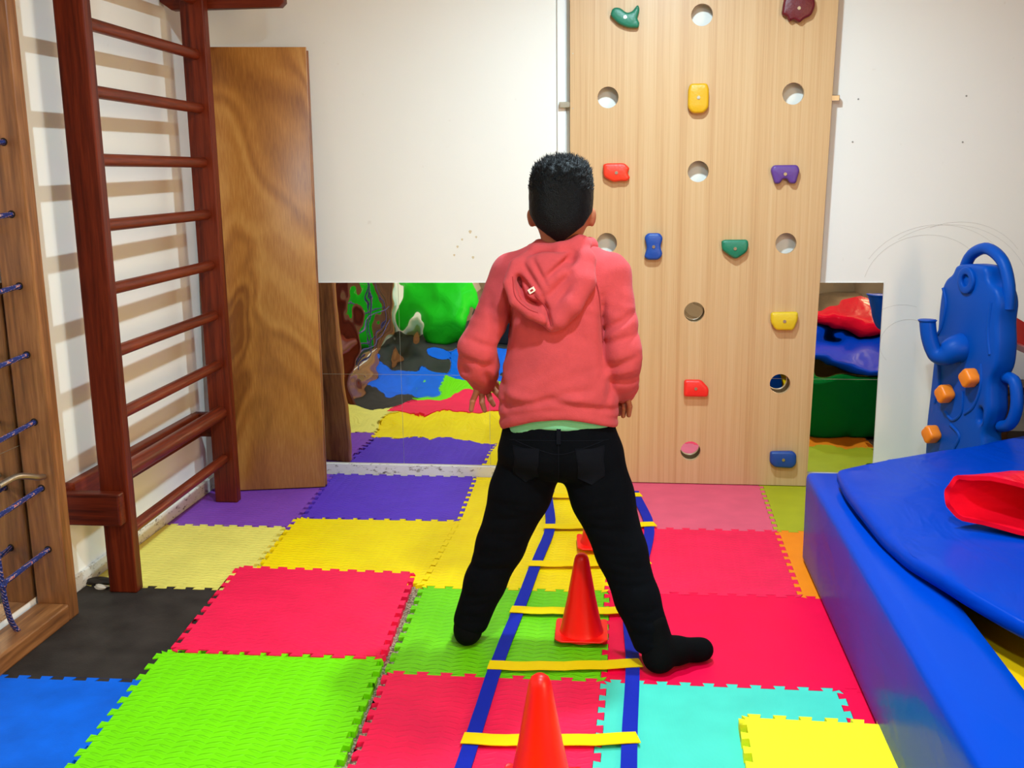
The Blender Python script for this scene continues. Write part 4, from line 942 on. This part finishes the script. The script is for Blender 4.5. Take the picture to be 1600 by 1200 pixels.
# --- jeans
f = Field((-0.53, 2.42, 0.02), (0.19, 2.84, 0.70), 0.0045)
f.loft([(0.485, CX - 0.002, 2.668, 0.02, 0.05), (0.50, CX - 0.002, 2.668, 0.06, 0.085), (0.52, CX - 0.002, 2.666, 0.11, 0.10), (0.54, CX - 0.004, 2.665, 0.158, 0.110), (0.565, CX - 0.006, 2.662, 0.164, 0.114), (0.61, CX - 0.006, 2.662, 0.156, 0.108), (0.672, CX - 0.006, 2.664, 0.143, 0.100)], p=2.3)
f.chain([(HPL, 0.090), ((-0.292, 2.674, 0.44), 0.083), (KNL, 0.066), ((-0.392, 2.662, 0.18), 0.056), ((-0.432, 2.652, 0.07), 0.050)], 0.02)
f.chain([(HPR, 0.090), ((-0.066, 2.652, 0.44), 0.083), (KNR, 0.067), ((0.030, 2.585, 0.18), 0.058), ((0.072, 2.552, 0.075), 0.053)], 0.02)
f.cut(lambda X, Y, Z: np.maximum(Z - (0.660 - 0.5 * (X - CX) ** 2 - 0.05 * np.clip(Y - 2.6, 0, 1)), np.where(X < CX, 0.040 + 0.25 * np.clip(Y - 2.66, 0, .1) - Z, 0.052 + 0.2 * np.clip(X - 0.06, 0, .1) - Z)))
JG = []
rs = np.random.RandomState(5)
for (kx, kz, sx) in ((-0.345, 0.30, 1), (-0.015, 0.31, -1)):
    for j in range(9):
        z = kz + 0.13 - j * 0.026; xx = kx + sx * (z - kz) * 0.36
        JG.append(((xx - 0.06, z + rs.normal() * 0.012), (xx + 0.05, z + rs.normal() * 0.012), .007, .0038))
for (kx, kz, sx) in ((-0.42, 0.10, 1), (0.055, 0.11, -1)):
    for j in range(4):
        z = kz + 0.05 - j * 0.024; xx = kx + sx * (z - kz) * 0.36
        JG.append(((xx - 0.045, z + rs.normal() * 0.01), (xx + 0.045, z + rs.normal() * 0.01), .007, .004))
JG += [((-0.26, 0.46), (-0.17, 0.50), .012, .005), ((-0.10, 0.47), (-0.18, 0.505), .012, .005), ((CX, 0.64), (CX, 0.50), .006, .003), ((-0.30, 0.52), (-0.22, 0.49), .010, .003), ((-0.05, 0.52), (-0.13, 0.49), .010, .003)]
def jf(X, Y, Z):
    d = np.zeros_like(X)
    for a, b, w_, am in JG: d += seg_groove(X, Z, a, b, w_, am)
    return d
f.displace(jf); f.smooth(1)
V, Fq = f.mesh(); jeans = npmesh('jeans', V, Fq, M['jeans'], boy); jeans['label'] = 'black denim jeans'
JB = BVHTree.FromPolygons([Vector(p) for p in V], [tuple(q) for q in Fq.tolist()])
def patch(name, bvh, poly, off, mat, parent):
    xs_ = [p[0] for p in poly]; zs_ = [p[1] for p in poly]
    ex_ = [(x, z) for x in np.arange(min(xs_), max(xs_), 0.008) for z in np.arange(min(zs_), max(zs_), 0.008) if inside((x, z), poly)]
    def pl(u, v, d):
        q = on(bvh, u, v); q = q if q is not None else Vector((u, 2.56, v)); return q + Vector((0, d, 0))
    return extrude2d(name, poly, (), pl, -off, 0.003, mat, parent, 0, 40, extra=ex_)
patch('back_pocket', JB, [(-0.300, 0.600), (-0.302, 0.520), (-0.268, 0.497), (-0.232, 0.515), (-0.228, 0.598)][::-1], 0.003, M['jeans_seam'], jeans)
patch('back_pocket', JB, [(-0.136, 0.600), (-0.130, 0.515), (-0.092, 0.498), (-0.058, 0.522), (-0.060, 0.602)][::-1], 0.003, M['jeans_seam'], jeans)
patch('belt_loop', JB, [(-0.183, 0.652), (-0.183, 0.612), (-0.172, 0.612), (-0.172, 0.652)], 0.005, M['jeans_seam'], jeans)
seam('waistband_seam', JB, [(-0.31, 0.612), (-0.25, 0.618), (-0.178, 0.620), (-0.11, 0.619), (-0.05, 0.614)], 0.0014, M['jeans_seam'], jeans)
seam('yoke_seam', JB, [(-0.30, 0.615), (-0.24, 0.598), (-0.178, 0.584), (-0.12, 0.598), (-0.06, 0.615)], 0.0014, M['jeans_seam'], jeans)
seam('centre_seam', JB, [(-0.178, 0.612), (-0.178, 0.55), (-0.180, 0.51)], 0.0016, M['jeans_seam'], jeans)
# --- socks
def sock(name, pts, extra):
    a = np.array([p for p, r in pts]); f = Field(a.min(0) - 0.06, a.max(0) + 0.06, 0.004)
    f.chain(pts, 0.018)
    for p, r in extra: f.ell(p, r, 0.015)
    f.cut(lambda X, Y, Z: HLZ - 0.0025 - Z); f.smooth(1)
    V, Fq = f.mesh(); return npmesh(name, V, Fq, M['sock'], boy)
sock('sock', [((-0.430, 2.652, 0.12), 0.036), ((-0.440, 2.648, 0.05), 0.037), ((-0.446, 2.70, 0.036), 0.034), ((-0.456, 2.785, 0.028), 0.026)], [((-0.442, 2.635, 0.034), (0.034, 0.036, 0.032))])
sock('sock', [((0.072, 2.552, 0.12), 0.038), ((0.088, 2.535, 0.055), 0.040), ((0.135, 2.56, 0.046), 0.036), ((0.205, 2.603, 0.034), 0.029)], [((0.088, 2.522, 0.036), (0.040, 0.040, 0.034)), ((0.195, 2.597, 0.03), (0.036, 0.036, 0.027))])
